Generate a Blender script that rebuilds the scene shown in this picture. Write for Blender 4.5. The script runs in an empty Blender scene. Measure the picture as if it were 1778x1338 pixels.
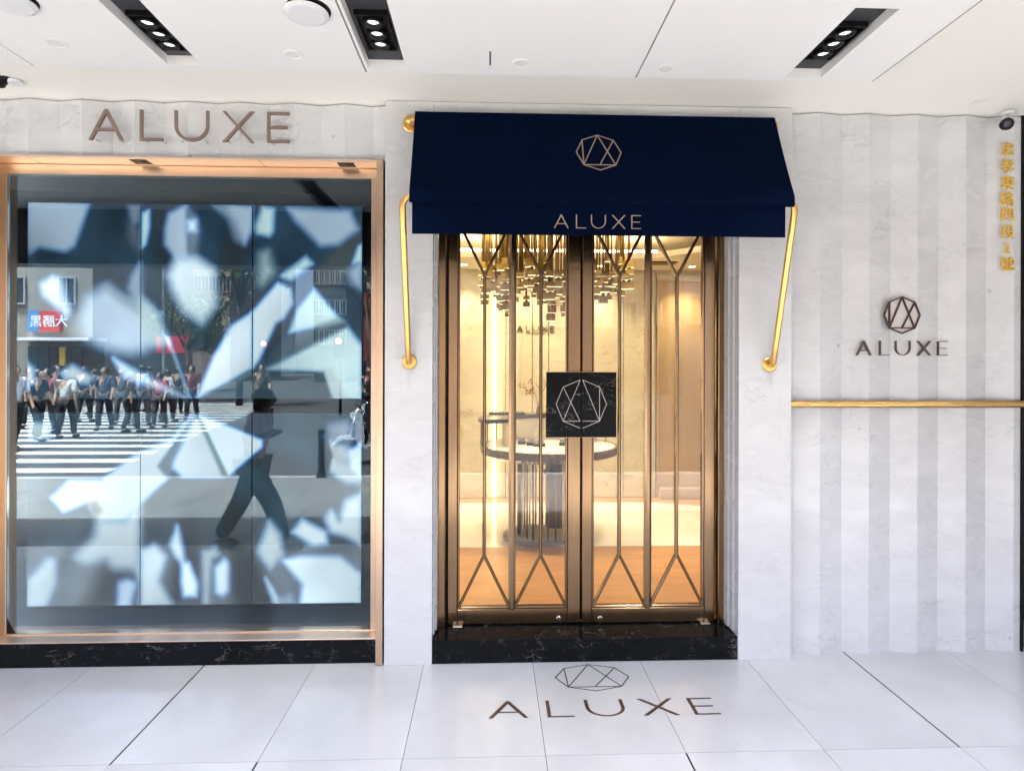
import bpy, math, random
import numpy as np
from mathutils import Vector, Matrix
from mathutils.geometry import tessellate_polygon
random.seed(7)
R = math.radians
S = bpy.context.scene
COL = S.collection

# ------------------------------------------------------------------ camera
CAM_D, CAM_Z, FPX, HOR, CX = 3.275, 1.65, 1030.0, 633.0, 889.0
YAW = R(2.02)
ROLL = R(0.15)
cam_d = bpy.data.cameras.new('camera'); cam = bpy.data.objects.new('camera', cam_d); COL.objects.link(cam)
cam_d.sensor_fit = 'HORIZONTAL'; cam_d.sensor_width = 36; cam_d.lens = 36 * FPX / 1778
cam_d.shift_y = -(669 - HOR) / 1778; cam_d.clip_start = 0.05; cam_d.clip_end = 600
cam.matrix_world = (Matrix.Translation((0, -CAM_D, CAM_Z)) @ Matrix.Rotation(-YAW, 4, 'Z') @
                    Matrix.Rotation(R(90), 4, 'X') @ Matrix.Rotation(ROLL, 4, 'Z'))
S.camera = cam

# ------------------------------------------------------------------ light
SUN_EL, SUN_AZ = 75, -40           # azimuth measured from +Y towards +X
w = bpy.data.worlds.new('World'); S.world = w; w.use_nodes = True
nt = w.node_tree; bg = nt.nodes['Background']
sky = nt.nodes.new('ShaderNodeTexSky'); sky.sky_type = 'NISHITA'; sky.sun_disc = False
sky.sun_elevation = R(SUN_EL); sky.sun_rotation = R(SUN_AZ); sky.air_density = 0.36; sky.dust_density = 5.0; sky.ozone_density = 0.0
nt.links.new(sky.outputs[0], bg.inputs[0]); bg.inputs[1].default_value = 0.15
sl = bpy.data.lights.new('sun', 'SUN'); sl.energy = 3.4; sl.angle = R(0.5); sl.color = (.99, 1, .985)
so = bpy.data.objects.new('sun', sl); COL.objects.link(so)
sd = Vector((math.sin(R(SUN_AZ)) * math.cos(R(SUN_EL)), math.cos(R(SUN_AZ)) * math.cos(R(SUN_EL)), math.sin(R(SUN_EL))))
so.rotation_euler = sd.to_track_quat('Z', 'Y').to_euler(); so.location = (0, 0, 30)
V = S.view_settings; V.view_transform = 'Standard'; V.look = 'None'; V.gamma = 1; V.use_curve_mapping = False
V.exposure = 4.12
S.cycles.use_denoising = True
S.cycles.max_bounces = 10; S.cycles.diffuse_bounces = 5; S.cycles.glossy_bounces = 5
S.cycles.transparent_max_bounces = 12; S.cycles.sample_clamp_indirect = 6
S.cycles.caustics_reflective = False; S.cycles.caustics_refractive = False

# measurement of the photograph turned into metres: point (x, z) of the plane at depth y seen at photo pixel (u, v)
def XZ(u, v, y=0.0):
    # undo the camera roll about the optical centre
    du, dv = u - CX, v - HOR
    c, s = math.cos(ROLL), math.sin(ROLL)
    a = (du * c + dv * s) / FPX; b = (-du * s + dv * c) / FPX
    ty = math.cos(YAW) - a * math.sin(YAW); tx = math.sin(YAW) + a * math.cos(YAW)
    t = (y + CAM_D) / ty
    return tx * t, CAM_Z - b * t
def X(u, y=0.0, v=HOR): return XZ(u, v, y)[0]
def Z(v, y=0.0, u=852): return XZ(u, v, y)[1]
# the same for something seen mirrored in the shop window at apparent distance D: real world (x, y, z)
def MIR(u, v, D):
    x, z = XZ(u, v, D - CAM_D)
    return x, 0.32 + CAM_D - D, z

# ------------------------------------------------------------------ materials
def srgb(r, g, b):
    f = lambda c: ((c / 255 + .055) / 1.055) ** 2.4 if c > 10 else c / 255 / 12.92
    return (f(r), f(g), f(b), 1)
def mat(name, col, rough=.5, metal=0.0, spec=.5, bump=0.0, bscale=30, var=0.0, vscale=3, emit=None, estr=1.0, coat=0.0, stretch=None):
    m = bpy.data.materials.new(name); m.use_nodes = True; n = m.node_tree; b = n.nodes['Principled BSDF']
    if len(col) == 3: col = (*col, 1)
    b.inputs['Base Color'].default_value = col; b.inputs['Roughness'].default_value = rough
    b.inputs['Metallic'].default_value = metal; b.inputs['Specular IOR Level'].default_value = spec
    b.inputs['Coat Weight'].default_value = coat
    if emit:
        b.inputs['Emission Color'].default_value = (*emit[:3], 1); b.inputs['Emission Strength'].default_value = estr
    tc = n.nodes.new('ShaderNodeTexCoord'); src = tc.outputs['Object']
    if stretch:
        mp = n.nodes.new('ShaderNodeMapping'); mp.inputs['Scale'].default_value = stretch
        n.links.new(src, mp.inputs[0]); src = mp.outputs[0]
    if var:
        t = n.nodes.new('ShaderNodeTexNoise'); t.inputs['Scale'].default_value = vscale; t.inputs['Detail'].default_value = 6
        n.links.new(src, t.inputs[0])
        r = n.nodes.new('ShaderNodeMapRange'); r.inputs[1].default_value = .3; r.inputs[2].default_value = .7
        r.inputs[3].default_value = 1 - var; r.inputs[4].default_value = 1 + var
        n.links.new(t.outputs[0], r.inputs[0])
        mx = n.nodes.new('ShaderNodeVectorMath'); mx.operation = 'SCALE'; mx.inputs[0].default_value = col[:3]
        n.links.new(r.outputs[0], mx.inputs['Scale']); n.links.new(mx.outputs[0], b.inputs['Base Color'])
        r2 = n.nodes.new('ShaderNodeMapRange'); r2.inputs[3].default_value = rough * .8; r2.inputs[4].default_value = min(1, rough * 1.25)
        n.links.new(t.outputs[0], r2.inputs[0]); n.links.new(r2.outputs[0], b.inputs['Roughness'])
    if bump:
        t2 = n.nodes.new('ShaderNodeTexNoise'); t2.inputs['Scale'].default_value = bscale; t2.inputs['Detail'].default_value = 4
        n.links.new(src, t2.inputs[0]); bp = n.nodes.new('ShaderNodeBump'); bp.inputs['Strength'].default_value = bump
        bp.inputs['Distance'].default_value = .01
        n.links.new(t2.outputs[0], bp.inputs['Height']); n.links.new(bp.outputs[0], b.inputs['Normal'])
    return m

def marble(name, base, vein, vein_amt=.35, rough=.22, cloud=.06, scale=1.3, seedv=(0, 0, 0), specks=.5, width=.02, spec=.5, warm=None):
    m = bpy.data.materials.new(name); m.use_nodes = True; n = m.node_tree; N = n.nodes; L = n.links; b = N['Principled BSDF']
    tc = N.new('ShaderNodeTexCoord'); mp = N.new('ShaderNodeMapping'); mp.inputs['Rotation'].default_value = (0, R(38), 0)
    mp.inputs['Location'].default_value = seedv; mp.inputs['Scale'].default_value = (1, 1, 2.2)
    geo = N.new('ShaderNodeNewGeometry'); L.new(geo.outputs['Position'], mp.inputs[0])
    # clouding
    c = N.new('ShaderNodeTexNoise'); c.inputs['Scale'].default_value = scale * 1.4; c.inputs['Detail'].default_value = 7; L.new(mp.outputs[0], c.inputs[0])
    cr = N.new('ShaderNodeMapRange'); cr.inputs[1].default_value = .35; cr.inputs[2].default_value = .7
    cr.inputs[3].default_value = 1; cr.inputs[4].default_value = 1 - cloud * 2; L.new(c.outputs[0], cr.inputs[0])
    # veins: thin ridges of distorted noise
    vs = []
    for k, (sc, wd, am) in enumerate(((scale, width, 1), (scale * 2.7, width * 1.2, .6))):
        t = N.new('ShaderNodeTexNoise'); t.inputs['Scale'].default_value = sc; t.inputs['Detail'].default_value = 9
        t.inputs['Distortion'].default_value = .7; t.inputs['Roughness'].default_value = .6; L.new(mp.outputs[0], t.inputs[0])
        s = N.new('ShaderNodeMath'); s.operation = 'SUBTRACT'; s.inputs[1].default_value = .5; L.new(t.outputs[0], s.inputs[0])
        a = N.new('ShaderNodeMath'); a.operation = 'ABSOLUTE'; L.new(s.outputs[0], a.inputs[0])
        r = N.new('ShaderNodeMapRange'); r.inputs[1].default_value = 0; r.inputs[2].default_value = wd; r.inputs[3].default_value = am; r.inputs[4].default_value = 0
        r.interpolation_type = 'SMOOTHSTEP'; L.new(a.outputs[0], r.inputs[0])
        g = N.new('ShaderNodeTexNoise'); g.inputs['Scale'].default_value = sc * 1.7; g.inputs['Detail'].default_value = 3; L.new(geo.outputs['Position'], g.inputs[0])
        gr = N.new('ShaderNodeMapRange'); gr.inputs[1].default_value = .5; gr.inputs[2].default_value = .68; L.new(g.outputs[0], gr.inputs[0])
        mm = N.new('ShaderNodeMath'); mm.operation = 'MULTIPLY'; L.new(r.outputs[0], mm.inputs[0]); L.new(gr.outputs[0], mm.inputs[1]); vs.append(mm)
    ad = N.new('ShaderNodeMath'); ad.operation = 'MAXIMUM'; L.new(vs[0].outputs[0], ad.inputs[0]); L.new(vs[1].outputs[0], ad.inputs[1])
    fac = N.new('ShaderNodeMath'); fac.operation = 'MULTIPLY'; fac.inputs[1].default_value = vein_amt; L.new(ad.outputs[0], fac.inputs[0])
    last = fac.outputs[0]
    if specks:
        vo = N.new('ShaderNodeTexVoronoi'); vo.inputs['Scale'].default_value = 9; L.new(geo.outputs['Position'], vo.inputs[0])
        wn = N.new('ShaderNodeMath'); wn.operation = 'LESS_THAN'; wn.inputs[1].default_value = .1
        sx = N.new('ShaderNodeSeparateColor'); L.new(vo.outputs['Color'], sx.inputs[0]); L.new(sx.outputs[0], wn.inputs[0])
        dd = N.new('ShaderNodeMapRange'); dd.inputs[1].default_value = .03; dd.inputs[2].default_value = .13; dd.inputs[3].default_value = specks; dd.inputs[4].default_value = 0
        L.new(vo.outputs['Distance'], dd.inputs[0]); mu = N.new('ShaderNodeMath'); mu.operation = 'MULTIPLY'
        L.new(wn.outputs[0], mu.inputs[0]); L.new(dd.outputs[0], mu.inputs[1])
        a2 = N.new('ShaderNodeMath'); a2.operation = 'MAXIMUM'; L.new(last, a2.inputs[0]); L.new(mu.outputs[0], a2.inputs[1]); last = a2.outputs[0]
    sc_ = N.new('ShaderNodeVectorMath'); sc_.operation = 'SCALE'; sc_.inputs[0].default_value = base[:3]; L.new(cr.outputs[0], sc_.inputs['Scale'])
    mx = N.new('ShaderNodeMix'); mx.data_type = 'RGBA'; mx.inputs['B'].default_value = (*vein[:3], 1)
    L.new(last, mx.inputs['Factor']); L.new(sc_.outputs[0], mx.inputs['A']); L.new(mx.outputs['Result'], b.inputs['Base Color'])
    rr = N.new('ShaderNodeMapRange'); rr.inputs[1].default_value = .3; rr.inputs[2].default_value = .7; rr.inputs[3].default_value = rough * .55; rr.inputs[4].default_value = rough * 1.6
    L.new(c.outputs[0], rr.inputs[0]); L.new(rr.outputs[0], b.inputs['Roughness']); b.inputs['Specular IOR Level'].default_value = spec
    return m

def glass(name, refl, tint=(1, 1, 1, 1), rtint=(1, 1, 1, 1)):
    m = bpy.data.materials.new(name); m.use_nodes = True; n = m.node_tree; N = n.nodes; L = n.links
    N.remove(N['Principled BSDF']); out = N['Material Output']
    tr = N.new('ShaderNodeBsdfTransparent'); tr.inputs[0].default_value = tint
    gl = N.new('ShaderNodeBsdfGlossy'); gl.inputs['Roughness'].default_value = 0.0; gl.inputs[0].default_value = rtint
    fr = N.new('ShaderNodeFresnel'); fr.inputs[0].default_value = 1.5
    mr = N.new('ShaderNodeMapRange'); mr.inputs[1].default_value = .04; mr.inputs[2].default_value = 1; mr.inputs[3].default_value = refl; mr.inputs[4].default_value = 1
    L.new(fr.outputs[0], mr.inputs[0]); mx = N.new('ShaderNodeMixShader'); L.new(mr.outputs[0], mx.inputs[0])
    L.new(tr.outputs[0], mx.inputs[1]); L.new(gl.outputs[0], mx.inputs[2]); L.new(mx.outputs[0], out.inputs[0])
    return m

M = {}
M['marble'] = marble('white_marble', (.65, .655, .65), (.28, .29, .30), .5, .22, scale=2.6, width=.014, specks=.75)
M['marble_b'] = marble('white_marble_deeper', (.66, .662, .66), (.28, .29, .30), .5, .22, seedv=(3.1, 1, 7), scale=2.4, width=.014, specks=.75)
M['marble_c'] = marble('white_marble_pale', (.625, .622, .614), (.32, .32, .33), .4, .22, seedv=(9, 2, 3), scale=2.2, width=.012, cloud=.04)
M['black_marble'] = marble('black_marble', (.006, .007, .008), (.42, .40, .36), .5, .07, cloud=.1, scale=3.6, specks=0, width=.006, spec=.09)
M['tile'] = marble('pale_floor_tile', (.60, .595, .58), (.47, .46, .45), .25, .14, cloud=.08, scale=1.0, specks=0, width=.04)
M['joint'] = mat('tile_joint', (.22, .21, .2), .8)
M['dark_joint'] = mat('dark_expansion_joint', (.03, .028, .025), .6)
M['ceil'] = mat('ceiling_paint', (.90, .89, .87), .7, var=.012, vscale=2)
M['ceil_hi'] = mat('ceiling_paint_upper', (.90, .88, .82), .7, var=.012, vscale=2)
M['dark_slot'] = mat('slot_grey', (.035, .037, .042), .5)
M['black'] = mat('black_plastic', (.004, .004, .005), .45, spec=.2)
M['white_pl'] = mat('white_plastic', (.8, .8, .8), .4)
M['lens'] = mat('lamp_lens', (.85, .85, .85), .2, emit=(1, .97, .92), estr=.14)
M['chrome'] = mat('chrome', (.7, .7, .7), .15, 1)
M['copper'] = mat('copper_trim', (.62, .45, .31), .3, 1, var=.05, vscale=4)
M['copper_sheet'] = mat('copper_sheet', (.78, .58, .43), .34, .85, var=.03)
M['bronze'] = mat('bronze', (.27, .175, .100), .2, 1, var=.1, vscale=3, stretch=(6, 6, .6))
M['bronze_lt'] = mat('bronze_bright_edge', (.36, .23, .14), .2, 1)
M['brass'] = mat('satin_brass', (.80, .50, .16), .34, 1, var=.04)
M['gold_pol'] = mat('polished_gold', (.62, .39, .14), .05, 1, bump=1, bscale=2.2, stretch=(1.1, 5, 34), var=.45, vscale=1.2)  # dark streaks in the colour imitate reflections on the polished bar
M['navy'] = mat('navy_canvas', (.0007, .0038, .017), .9, spec=.03, bump=.12, bscale=900, var=.12, vscale=4)
M['awn_print'] = mat('awning_print', (.30, .22, .17), .6)
M['letter'] = mat('rose_bronze_letter', (.24, .17, .145), .45, .35, var=.08, vscale=9)
M['letter_dk'] = mat('dark_bronze_letter', (.07, .045, .035), .4, .4)
M['inlay'] = mat('brown_inlay', (.10, .062, .045), .35, .4, var=.2, vscale=12)
M['inlay_dk'] = mat('black_inlay', (.025, .022, .02), .3, .4)
M['gold_letter'] = mat('gold_letter', (.85, .52, .07), .4, .3)
M['win_glass'] = glass('display_window_glass', .034, (.93, .96, .98, 1), (.84, .99, 1.08, 1))
M['door_glass'] = glass('door_glass', .034)
M['case'] = mat('display_case_lining', (.004, .006, .009), .8, spec=.1)
M['bezel'] = mat('screen_bezel', (.004, .004, .005), .4)
M['beige'] = marble('beige_marble_wall', (.63, .57, .40), (.34, .25, .14), .6, .25, cloud=.09, scale=1.6, specks=.4, width=.02)
M['wood'] = mat('oak_floor', (.55, .28, .095), .3, var=.18, vscale=3, stretch=(1.2, 14, 1), spec=.4)
M['wood_b'] = mat('oak_floor_deeper', (.50, .25, .085), .3, var=.18, vscale=3, stretch=(1.2, 14, 1), spec=.4)
M['cream'] = mat('cream_stone_floor', (.80, .76, .68), .18, var=.04)
M['room_ceil'] = mat('shop_ceiling', (.80, .75, .66), .7)
M['cove'] = mat('cove_light', (1, 1, 1), .5, emit=(1, .80, .50), estr=1.55)
M['strip'] = mat('led_strip', (1, 1, 1), .5, emit=(1, .80, .42), estr=.62)
M['cabinet'] = mat('golden_panel', (.50, .35, .16), .35, .3, var=.06, vscale=2)
M['dkbronze'] = mat('dark_bronze', (.10, .07, .05), .3, .8)
M['table_white'] = mat('table_white', (.82, .78, .70), .2)
M['brownstone'] = marble('brown_marble', (.09, .055, .04), (.4, .3, .2), .5, .12, scale=4, specks=0)
M['smoke'] = mat('smoked_bronze', (.16, .12, .10), .3, .5)
M['ch_brass'] = mat('antique_brass', (.26, .175, .055), .42, 1)
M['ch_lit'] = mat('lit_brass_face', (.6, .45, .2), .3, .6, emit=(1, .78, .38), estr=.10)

# ------------------------------------------------------------------ mesh helpers
class MB:
    def __init__(s): s.v = []; s.f = []; s.mi = []; s.cur = 0; s.smooth = []; s.sm = False
    def add(s, vs, fs):
        o = len(s.v); s.v += [tuple(p) for p in vs]
        for f in fs: s.f.append([o + i for i in f]); s.mi.append(s.cur); s.smooth.append(s.sm)
        return s
    def box(s, a, b):
        x0, x1 = sorted((a[0], b[0])); y0, y1 = sorted((a[1], b[1])); z0, z1 = sorted((a[2], b[2]))
        return s.add([(x0, y0, z0), (x1, y0, z0), (x1, y1, z0), (x0, y1, z0), (x0, y0, z1), (x1, y0, z1), (x1, y1, z1), (x0, y1, z1)],
                     [(3, 2, 1, 0), (4, 5, 6, 7), (0, 1, 5, 4), (1, 2, 6, 5), (2, 3, 7, 6), (3, 0, 4, 7)])
    def cbox(s, a, b, c=.003):   # box with chamfered edges on its front (-Y) face
        x0, x1 = sorted((a[0], b[0])); y0, y1 = sorted((a[1], b[1])); z0, z1 = sorted((a[2], b[2])); c = min(c, (x1 - x0) * .3, (z1 - z0) * .3)
        return s.add([(x0 + c, y0, z0 + c), (x1 - c, y0, z0 + c), (x1 - c, y0, z1 - c), (x0 + c, y0, z1 - c),
                      (x0, y0 + c, z0), (x1, y0 + c, z0), (x1, y0 + c, z1), (x0, y0 + c, z1),
                      (x0, y1, z0), (x1, y1, z0), (x1, y1, z1), (x0, y1, z1)],
                     [(0, 1, 2, 3), (4, 5, 1, 0), (5, 6, 2, 1), (6, 7, 3, 2), (7, 4, 0, 3),
                      (8, 9, 5, 4), (9, 10, 6, 5), (10, 11, 7, 6), (11, 8, 4, 7), (11, 10, 9, 8)])
    def bar(s, p, q, w, y0, y1, ridge=0):   # flat bar in an XZ plane between (x,z) p and q; front at y0, optional raised ridge profile
        p = Vector(p); q = Vector(q); d = (q - p).normalized(); n = Vector((-d.y, d.x)) * (w / 2); vs = []
        prof = [(-1, y1), (-1, y0 + ridge), (-.35, y0), (.35, y0), (1, y0 + ridge), (1, y1)]
        for e in (p, q):
            for k, yy in prof: vs.append((e.x + n.x * k, yy, e.y + n.y * k))
        fs = [(i, (i + 1) % 6, 6 + (i + 1) % 6, 6 + i) for i in range(6)] + [(5, 4, 3, 2, 1, 0), (6, 7, 8, 9, 10, 11)]
        return s.add(vs, fs)
    def cyl(s, a, b, r, r2=None, n=16, cap=True):
        a = Vector(a); b = Vector(b); r2 = r if r2 is None else r2; d = (b - a).normalized()
        u = d.orthogonal().normalized(); w_ = d.cross(u); vs = []
        for c, rr in ((a, r), (b, r2)):
            for i in range(n):
                t = 2 * math.pi * i / n; vs.append(c + (u * math.cos(t) + w_ * math.sin(t)) * rr)
        o = s.sm; s.sm = True
        s.add(vs, [(i, (i + 1) % n, n + (i + 1) % n, n + i) for i in range(n)]); s.sm = False
        if cap: 
            k = len(s.v) - 2 * n
            for f in ([k + i for i in range(n)][::-1], [k + n + i for i in range(n)]): s.f.append(f); s.mi.append(s.cur); s.smooth.append(False)
        s.sm = o; return s
    def tube(s, pts, r, n=12):
        pts = [Vector(p) for p in pts]; rings = []; up = None
        for i, p in enumerate(pts):
            d = (pts[min(i + 1, len(pts) - 1)] - pts[max(i - 1, 0)]).normalized()
            if up is None: up = d.orthogonal().normalized()
            up = (up - d * up.dot(d)).normalized(); w_ = d.cross(up)
            rings.append([p + (up * math.cos(2 * math.pi * k / n) + w_ * math.sin(2 * math.pi * k / n)) * (r[i] if isinstance(r, (list, tuple)) else r) for k in range(n)])
        vs = [v for q in rings for v in q]; m = len(pts); fs = []
        for i in range(m - 1):
            for k in range(n): fs.append((i * n + k, i * n + (k + 1) % n, (i + 1) * n + (k + 1) % n, (i + 1) * n + k))
        fs += [tuple(range(n))[::-1], tuple((m - 1) * n + k for k in range(n))]
        o = s.sm; s.sm = True; s.add(vs, fs); s.sm = o; return s
    def lathe(s, prof, c, n=40, axis='Z', a0=0, a1=360):
        full = abs(a1 - a0) >= 360; cnt = n if full else n + 1; vs = []
        for (r, h) in prof:
            for i in range(cnt):
                t = R(a0) + R(a1 - a0) * i / n; p = (r * math.cos(t), r * math.sin(t), h)
                if axis == 'Y': p = (p[0], p[2], p[1])
                vs.append((c[0] + p[0], c[1] + p[1], c[2] + p[2]))
        fs = []
        for j in range(len(prof) - 1):
            for i in range(cnt if full else cnt - 1):
                i2 = (i + 1) % cnt; fs.append((j * cnt + i, j * cnt + i2, (j + 1) * cnt + i2, (j + 1) * cnt + i))
        return s.add(vs, fs)
    def sphere(s, c, r, n=12, sc=(1, 1, 1)):
        prof = [(math.cos(-math.pi / 2 + math.pi * j / n) * 1, math.sin(-math.pi / 2 + math.pi * j / n)) for j in range(n + 1)]
        vs = []; fs = []; m = n * 2
        for (a, h) in prof:
            for i in range(m):
                t = 2 * math.pi * i / m; vs.append((c[0] + a * math.cos(t) * r * sc[0], c[1] + a * math.sin(t) * r * sc[1], c[2] + h * r * sc[2]))
        for j in range(n):
            for i in range(m): fs.append((j * m + i, j * m + (i + 1) % m, (j + 1) * m + (i + 1) % m, (j + 1) * m + i))
        o = s.sm; s.sm = True; s.add(vs, fs); s.sm = o; return s
    def mesh(s, name, mats, off=(0, 0, 0)):
        me = bpy.data.meshes.new(name); me.from_pydata([(p[0] - off[0], p[1] - off[1], p[2] - off[2]) for p in s.v], [], s.f)
        if not isinstance(mats, (list, tuple)): mats = [mats]
        for m in mats: me.materials.append(m)
        me.polygons.foreach_set('material_index', s.mi); me.polygons.foreach_set('use_smooth', s.smooth); me.update(); return me
    def build(s, name, mats, parent=None, base=None):
        off = tuple(base) if base is not None else (0, 0, 0)
        if parent is not None: off = tuple(parent['_w'])
        o = bpy.data.objects.new(name, s.mesh(name, mats, off)); COL.objects.link(o)
        if parent is not None: o.parent = parent; o['_w'] = parent['_w']
        else: o.location = off; o['_w'] = off
        return o

def tag(o, label=None, cat=None, group=None, kind=None):
    if label: o['label'] = label
    if cat: o['category'] = cat
    if group: o['group'] = group
    if kind: o['kind'] = kind
    return o
def thing(name, label, cat, loc=(0, 0, 0), group=None, kind=None):
    o = bpy.data.objects.new(name, None); COL.objects.link(o); o.location = loc; o.empty_display_size = .1; o['_w'] = tuple(loc)
    return tag(o, label, cat, group, kind)
def copy_tree(o, parent=None):
    c = o.copy(); COL.objects.link(c); c.parent = parent
    for ch in list(o.children): copy_tree(ch, c)
    return c

# polygon with holes (2D) -> extruded prism; basis maps (a, b) to world: P + a*U + b*W, thickness along Nn
def prism(mb, outer, holes, P, U, W, Nn, th):
    P, U, W, Nn = map(Vector, (P, U, W, Nn)); loops = [outer] + list(holes)
    flat = [p for l in loops for p in l]; n = len(flat)
    tris = tessellate_polygon([[Vector((p[0], p[1], 0)) for p in l] for l in loops])
    vs = [P + U * p[0] + W * p[1] for p in flat] + [P + U * p[0] + W * p[1] + Nn * th for p in flat]
    fs = [tuple(t) for t in tris] + [tuple(n + i for i in t)[::-1] for t in tris]; k = 0
    for l in loops:
        for i in range(len(l)): j = (i + 1) % len(l); fs.append((k + i, k + j, n + k + j, n + k + i))
        k += len(l)
    return mb.add(vs, fs)

def glyph(ch, t, tv=None):     # outlines in units of letter height; t stroke width
    tv = tv or t
    if ch == 'A':
        w = 1.09; h = w / 2; s = tv * 1.15; k = s / 2
        m = lambda z: h - (1 - z) * (h - 0)      # outer left x at height z
        ol = lambda z: z * (h - k * .9); 
        outer = [(0, 0), (s, 0), (s + (h - s) * .30 * .92, .30), (w - s - (h - s) * .30 * .92, .30), (w - s, 0), (w, 0), (h + k * .8, 1), (h - k * .8, 1)]
        z1 = .30 + t; top = 1 - tv * 2.0; xi = lambda z: s + (h - s) * z / (1 - tv * 1.7)
        outer = [(0, 0), (s, 0), (xi(.30), .30), (w - xi(.30), .30), (w - s, 0), (w, 0), (h + k * .8, 1), (h - k * .8, 1)]
        return outer, [[(xi(z1), z1), (h, 1 - tv * 1.7), (w - xi(z1), z1)]], 0, w
    if ch == 'L': return [(0, 0), (.74, 0), (.74, t), (tv, t), (tv, 1), (0, 1)], [], 1.62, .74
    if ch == 'U':
        w = 1.10; r = w / 2; o = [(0, 1)]; b = .52
        o += [(r - r * math.cos(a), b - b * math.sin(a)) for a in [math.pi * i / 24 for i in range(25)]]
        o += [(w, 1), (w - tv, 1)]
        o += [(r + (r - tv) * math.cos(a), b - (b - t) * math.sin(a)) for a in [math.pi * i / 24 for i in range(25)]]
        o += [(tv, 1)]; return o, [], 2.72, w
    if ch == 'X':
        w = 1.02; s = tv * 1.35; h = w / 2; k = s / w
        return [(0, 0), (s, 0), (h, .5 - .5 * s / (w - s) * 1.0 if False else .5 - s * .5 / (w - s) * .98), (w - s, 0), (w, 0), (h + s / 2, .5), (w, 1), (w - s, 1), (h, .5 + s * .5 / (w - s) * .98), (s, 1), (0, 1), (h - s / 2, .5)], [], 4.25, w
    if ch == 'E': return [(0, 0), (.72, 0), (.72, t), (tv, t), (tv, .5 - t / 2), (.64, .5 - t / 2), (.64, .5 + t / 2), (tv, .5 + t / 2), (tv, 1 - t), (.72, 1 - t), (.72, 1), (0, 1)], [], 5.69, .72
def word(parent, P, U, W, Nn, H, t, th, m, tv=None, wscale=1.0, name='letter'):
    U, W = Vector(U), Vector(W)
    for ch in 'ALUXE':
        o, h, x0, w_ = glyph(ch, t, tv); mb = MB()
        sc = lambda l: [((x0 + p[0]) * H * wscale, p[1] * H) for p in l]
        prism(mb, sc(o), [sc(q) for q in h], P, U, W, Nn, th); mb.build(name, m, parent)
OCT = [(math.cos(R(90 + 45 * i)), math.sin(R(90 + 45 * i))) for i in range(8)]   # 0 top,1 UL,2 L,3 LL,4 bottom,5 LR,6 R,7 UR
def emblem_lines():
    t, ul, l, ll, b, lr, r_, ur = OCT
    return [(OCT[i], OCT[(i + 1) % 8]) for i in range(8)] + [(ul, ll), (t, ll), (t, lr), (ur, (.0, ll[1])), (ll, lr)]
def emblem(parent, P, U, W, Nn, rad, wd, th, m, lines=None, name='emblem_line', inset=0.0):
    P, U, W, Nn = map(Vector, (P, U, W, Nn))
    for k, (a, b) in enumerate(lines or emblem_lines()):
        a = Vector(a) * rad; b = Vector(b) * rad; d = (b - a).normalized(); n = Vector((-d.y, d.x)) * wd / 2
        if k >= 8: a += d * wd * .3; b -= d * wd * .3
        e = th * (1 + .02 * (k % 5)); q = [a + n, a - n, b - n, b + n]; mb = MB()
        vs = [P + U * p.x + W * p.y for p in q] + [P + U * p.x + W * p.y + Nn * e for p in q]
        mb.add(vs, [(0, 1, 2, 3), (7, 6, 5, 4), (0, 4, 5, 1), (1, 5, 6, 2), (2, 6, 7, 3), (3, 7, 4, 0)]); mb.build(name, m, parent)

# ================================================================== SETTING
XL, XR = -5.2, 5.2
WALL_R = X(1772, .06)            # right end of the marble wall
COL_L, COL_R = X(668), X(1374)   # door surround outer edges
DO_L, DO_R = X(751), X(1283)     # door opening
CEIL = 3.10; PAN = 3.05
WIN_L, WIN_R = X(-45), X(664)      # window opening outer trim edges
SOF = Z(277, 0, 400)

# floor: arcade tiles one by one
TILES = [marble('pale_floor_tile', (.60 * k, .595 * k, .585 * k), (.44, .43, .42), .3, .15, cloud=.09, scale=1.1, specks=0, width=.05, seedv=(k * 31, k * 7, 0)) for k in (.97, 1.0, 1.02, .985)]
fl = thing('floor', None, None, (0, 0, -.03), kind='structure')
MB().box((XL, -2.02, -.05), (XR, .16, -.012)).build('mortar_bed', M['joint'], fl)
x0 = X(925, 0, 1150); rows = [(.1, -.775), (-.775, -1.975)]
xs = [x0 + .6 * k for k in range(-9, 9)]
dark = {(0, -3), (0, 3), (1, -2), (1, 1)}
for r_, (ya, yb) in enumerate(rows):
    for i in range(len(xs) - 1):
        k = i - 9; g = .0012
        gl_ = .0045 if (r_, k) in dark else g; gr_ = .0045 if (r_, k + 1) in dark else g
        MB().box((xs[i] + gl_, yb + g, -.012), (xs[i + 1] - gr_, ya - g, 0)).build('floor_tile', random.choice(TILES), fl)
        if (r_, k) in dark: MB().box((xs[i] - .0044, yb + g, -.0118), (xs[i] + .0044, ya - g, -.002)).build('expansion_joint', M['dark_joint'], fl)
pave_m = mat('concrete_paving', (.13, .127, .12), .8, bump=.3, bscale=60, var=.14, vscale=1.3)
asph = mat('asphalt', (.035, .035, .036), .85, bump=.5, bscale=200, var=.2, vscale=.8)
paint_m = mat('road_paint', (.48, .48, .465), .6, var=.06, vscale=3)
pv = thing('pavement', None, None, (0, -2, 0), kind='structure')
MB().box((-60, -5.3, -.15), (60, -2.03, -.03)).build('paving_base', M['joint'], pv)
for j in range(4):
    ya = -2.03 - j * .8
    for i in range(-9, 9):
        MB().box((i * 1.2 + .004 + .3 * (j % 2), ya - .796, -.03), ((i + 1) * 1.2 - .004 + .3 * (j % 2), ya - .004, -.012)).build('paving_slab', pave_m, pv)
MB().box((-60, -5.48, -.15), (60, -5.3, -.02)).build('kerb', mat('kerb_stone', (.22, .21, .20), .8, var=.1), pv)
rd = tag(MB().box((-120, -120, -.3), (120, 40, -.15)).build('road', asph), kind='structure')
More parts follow.
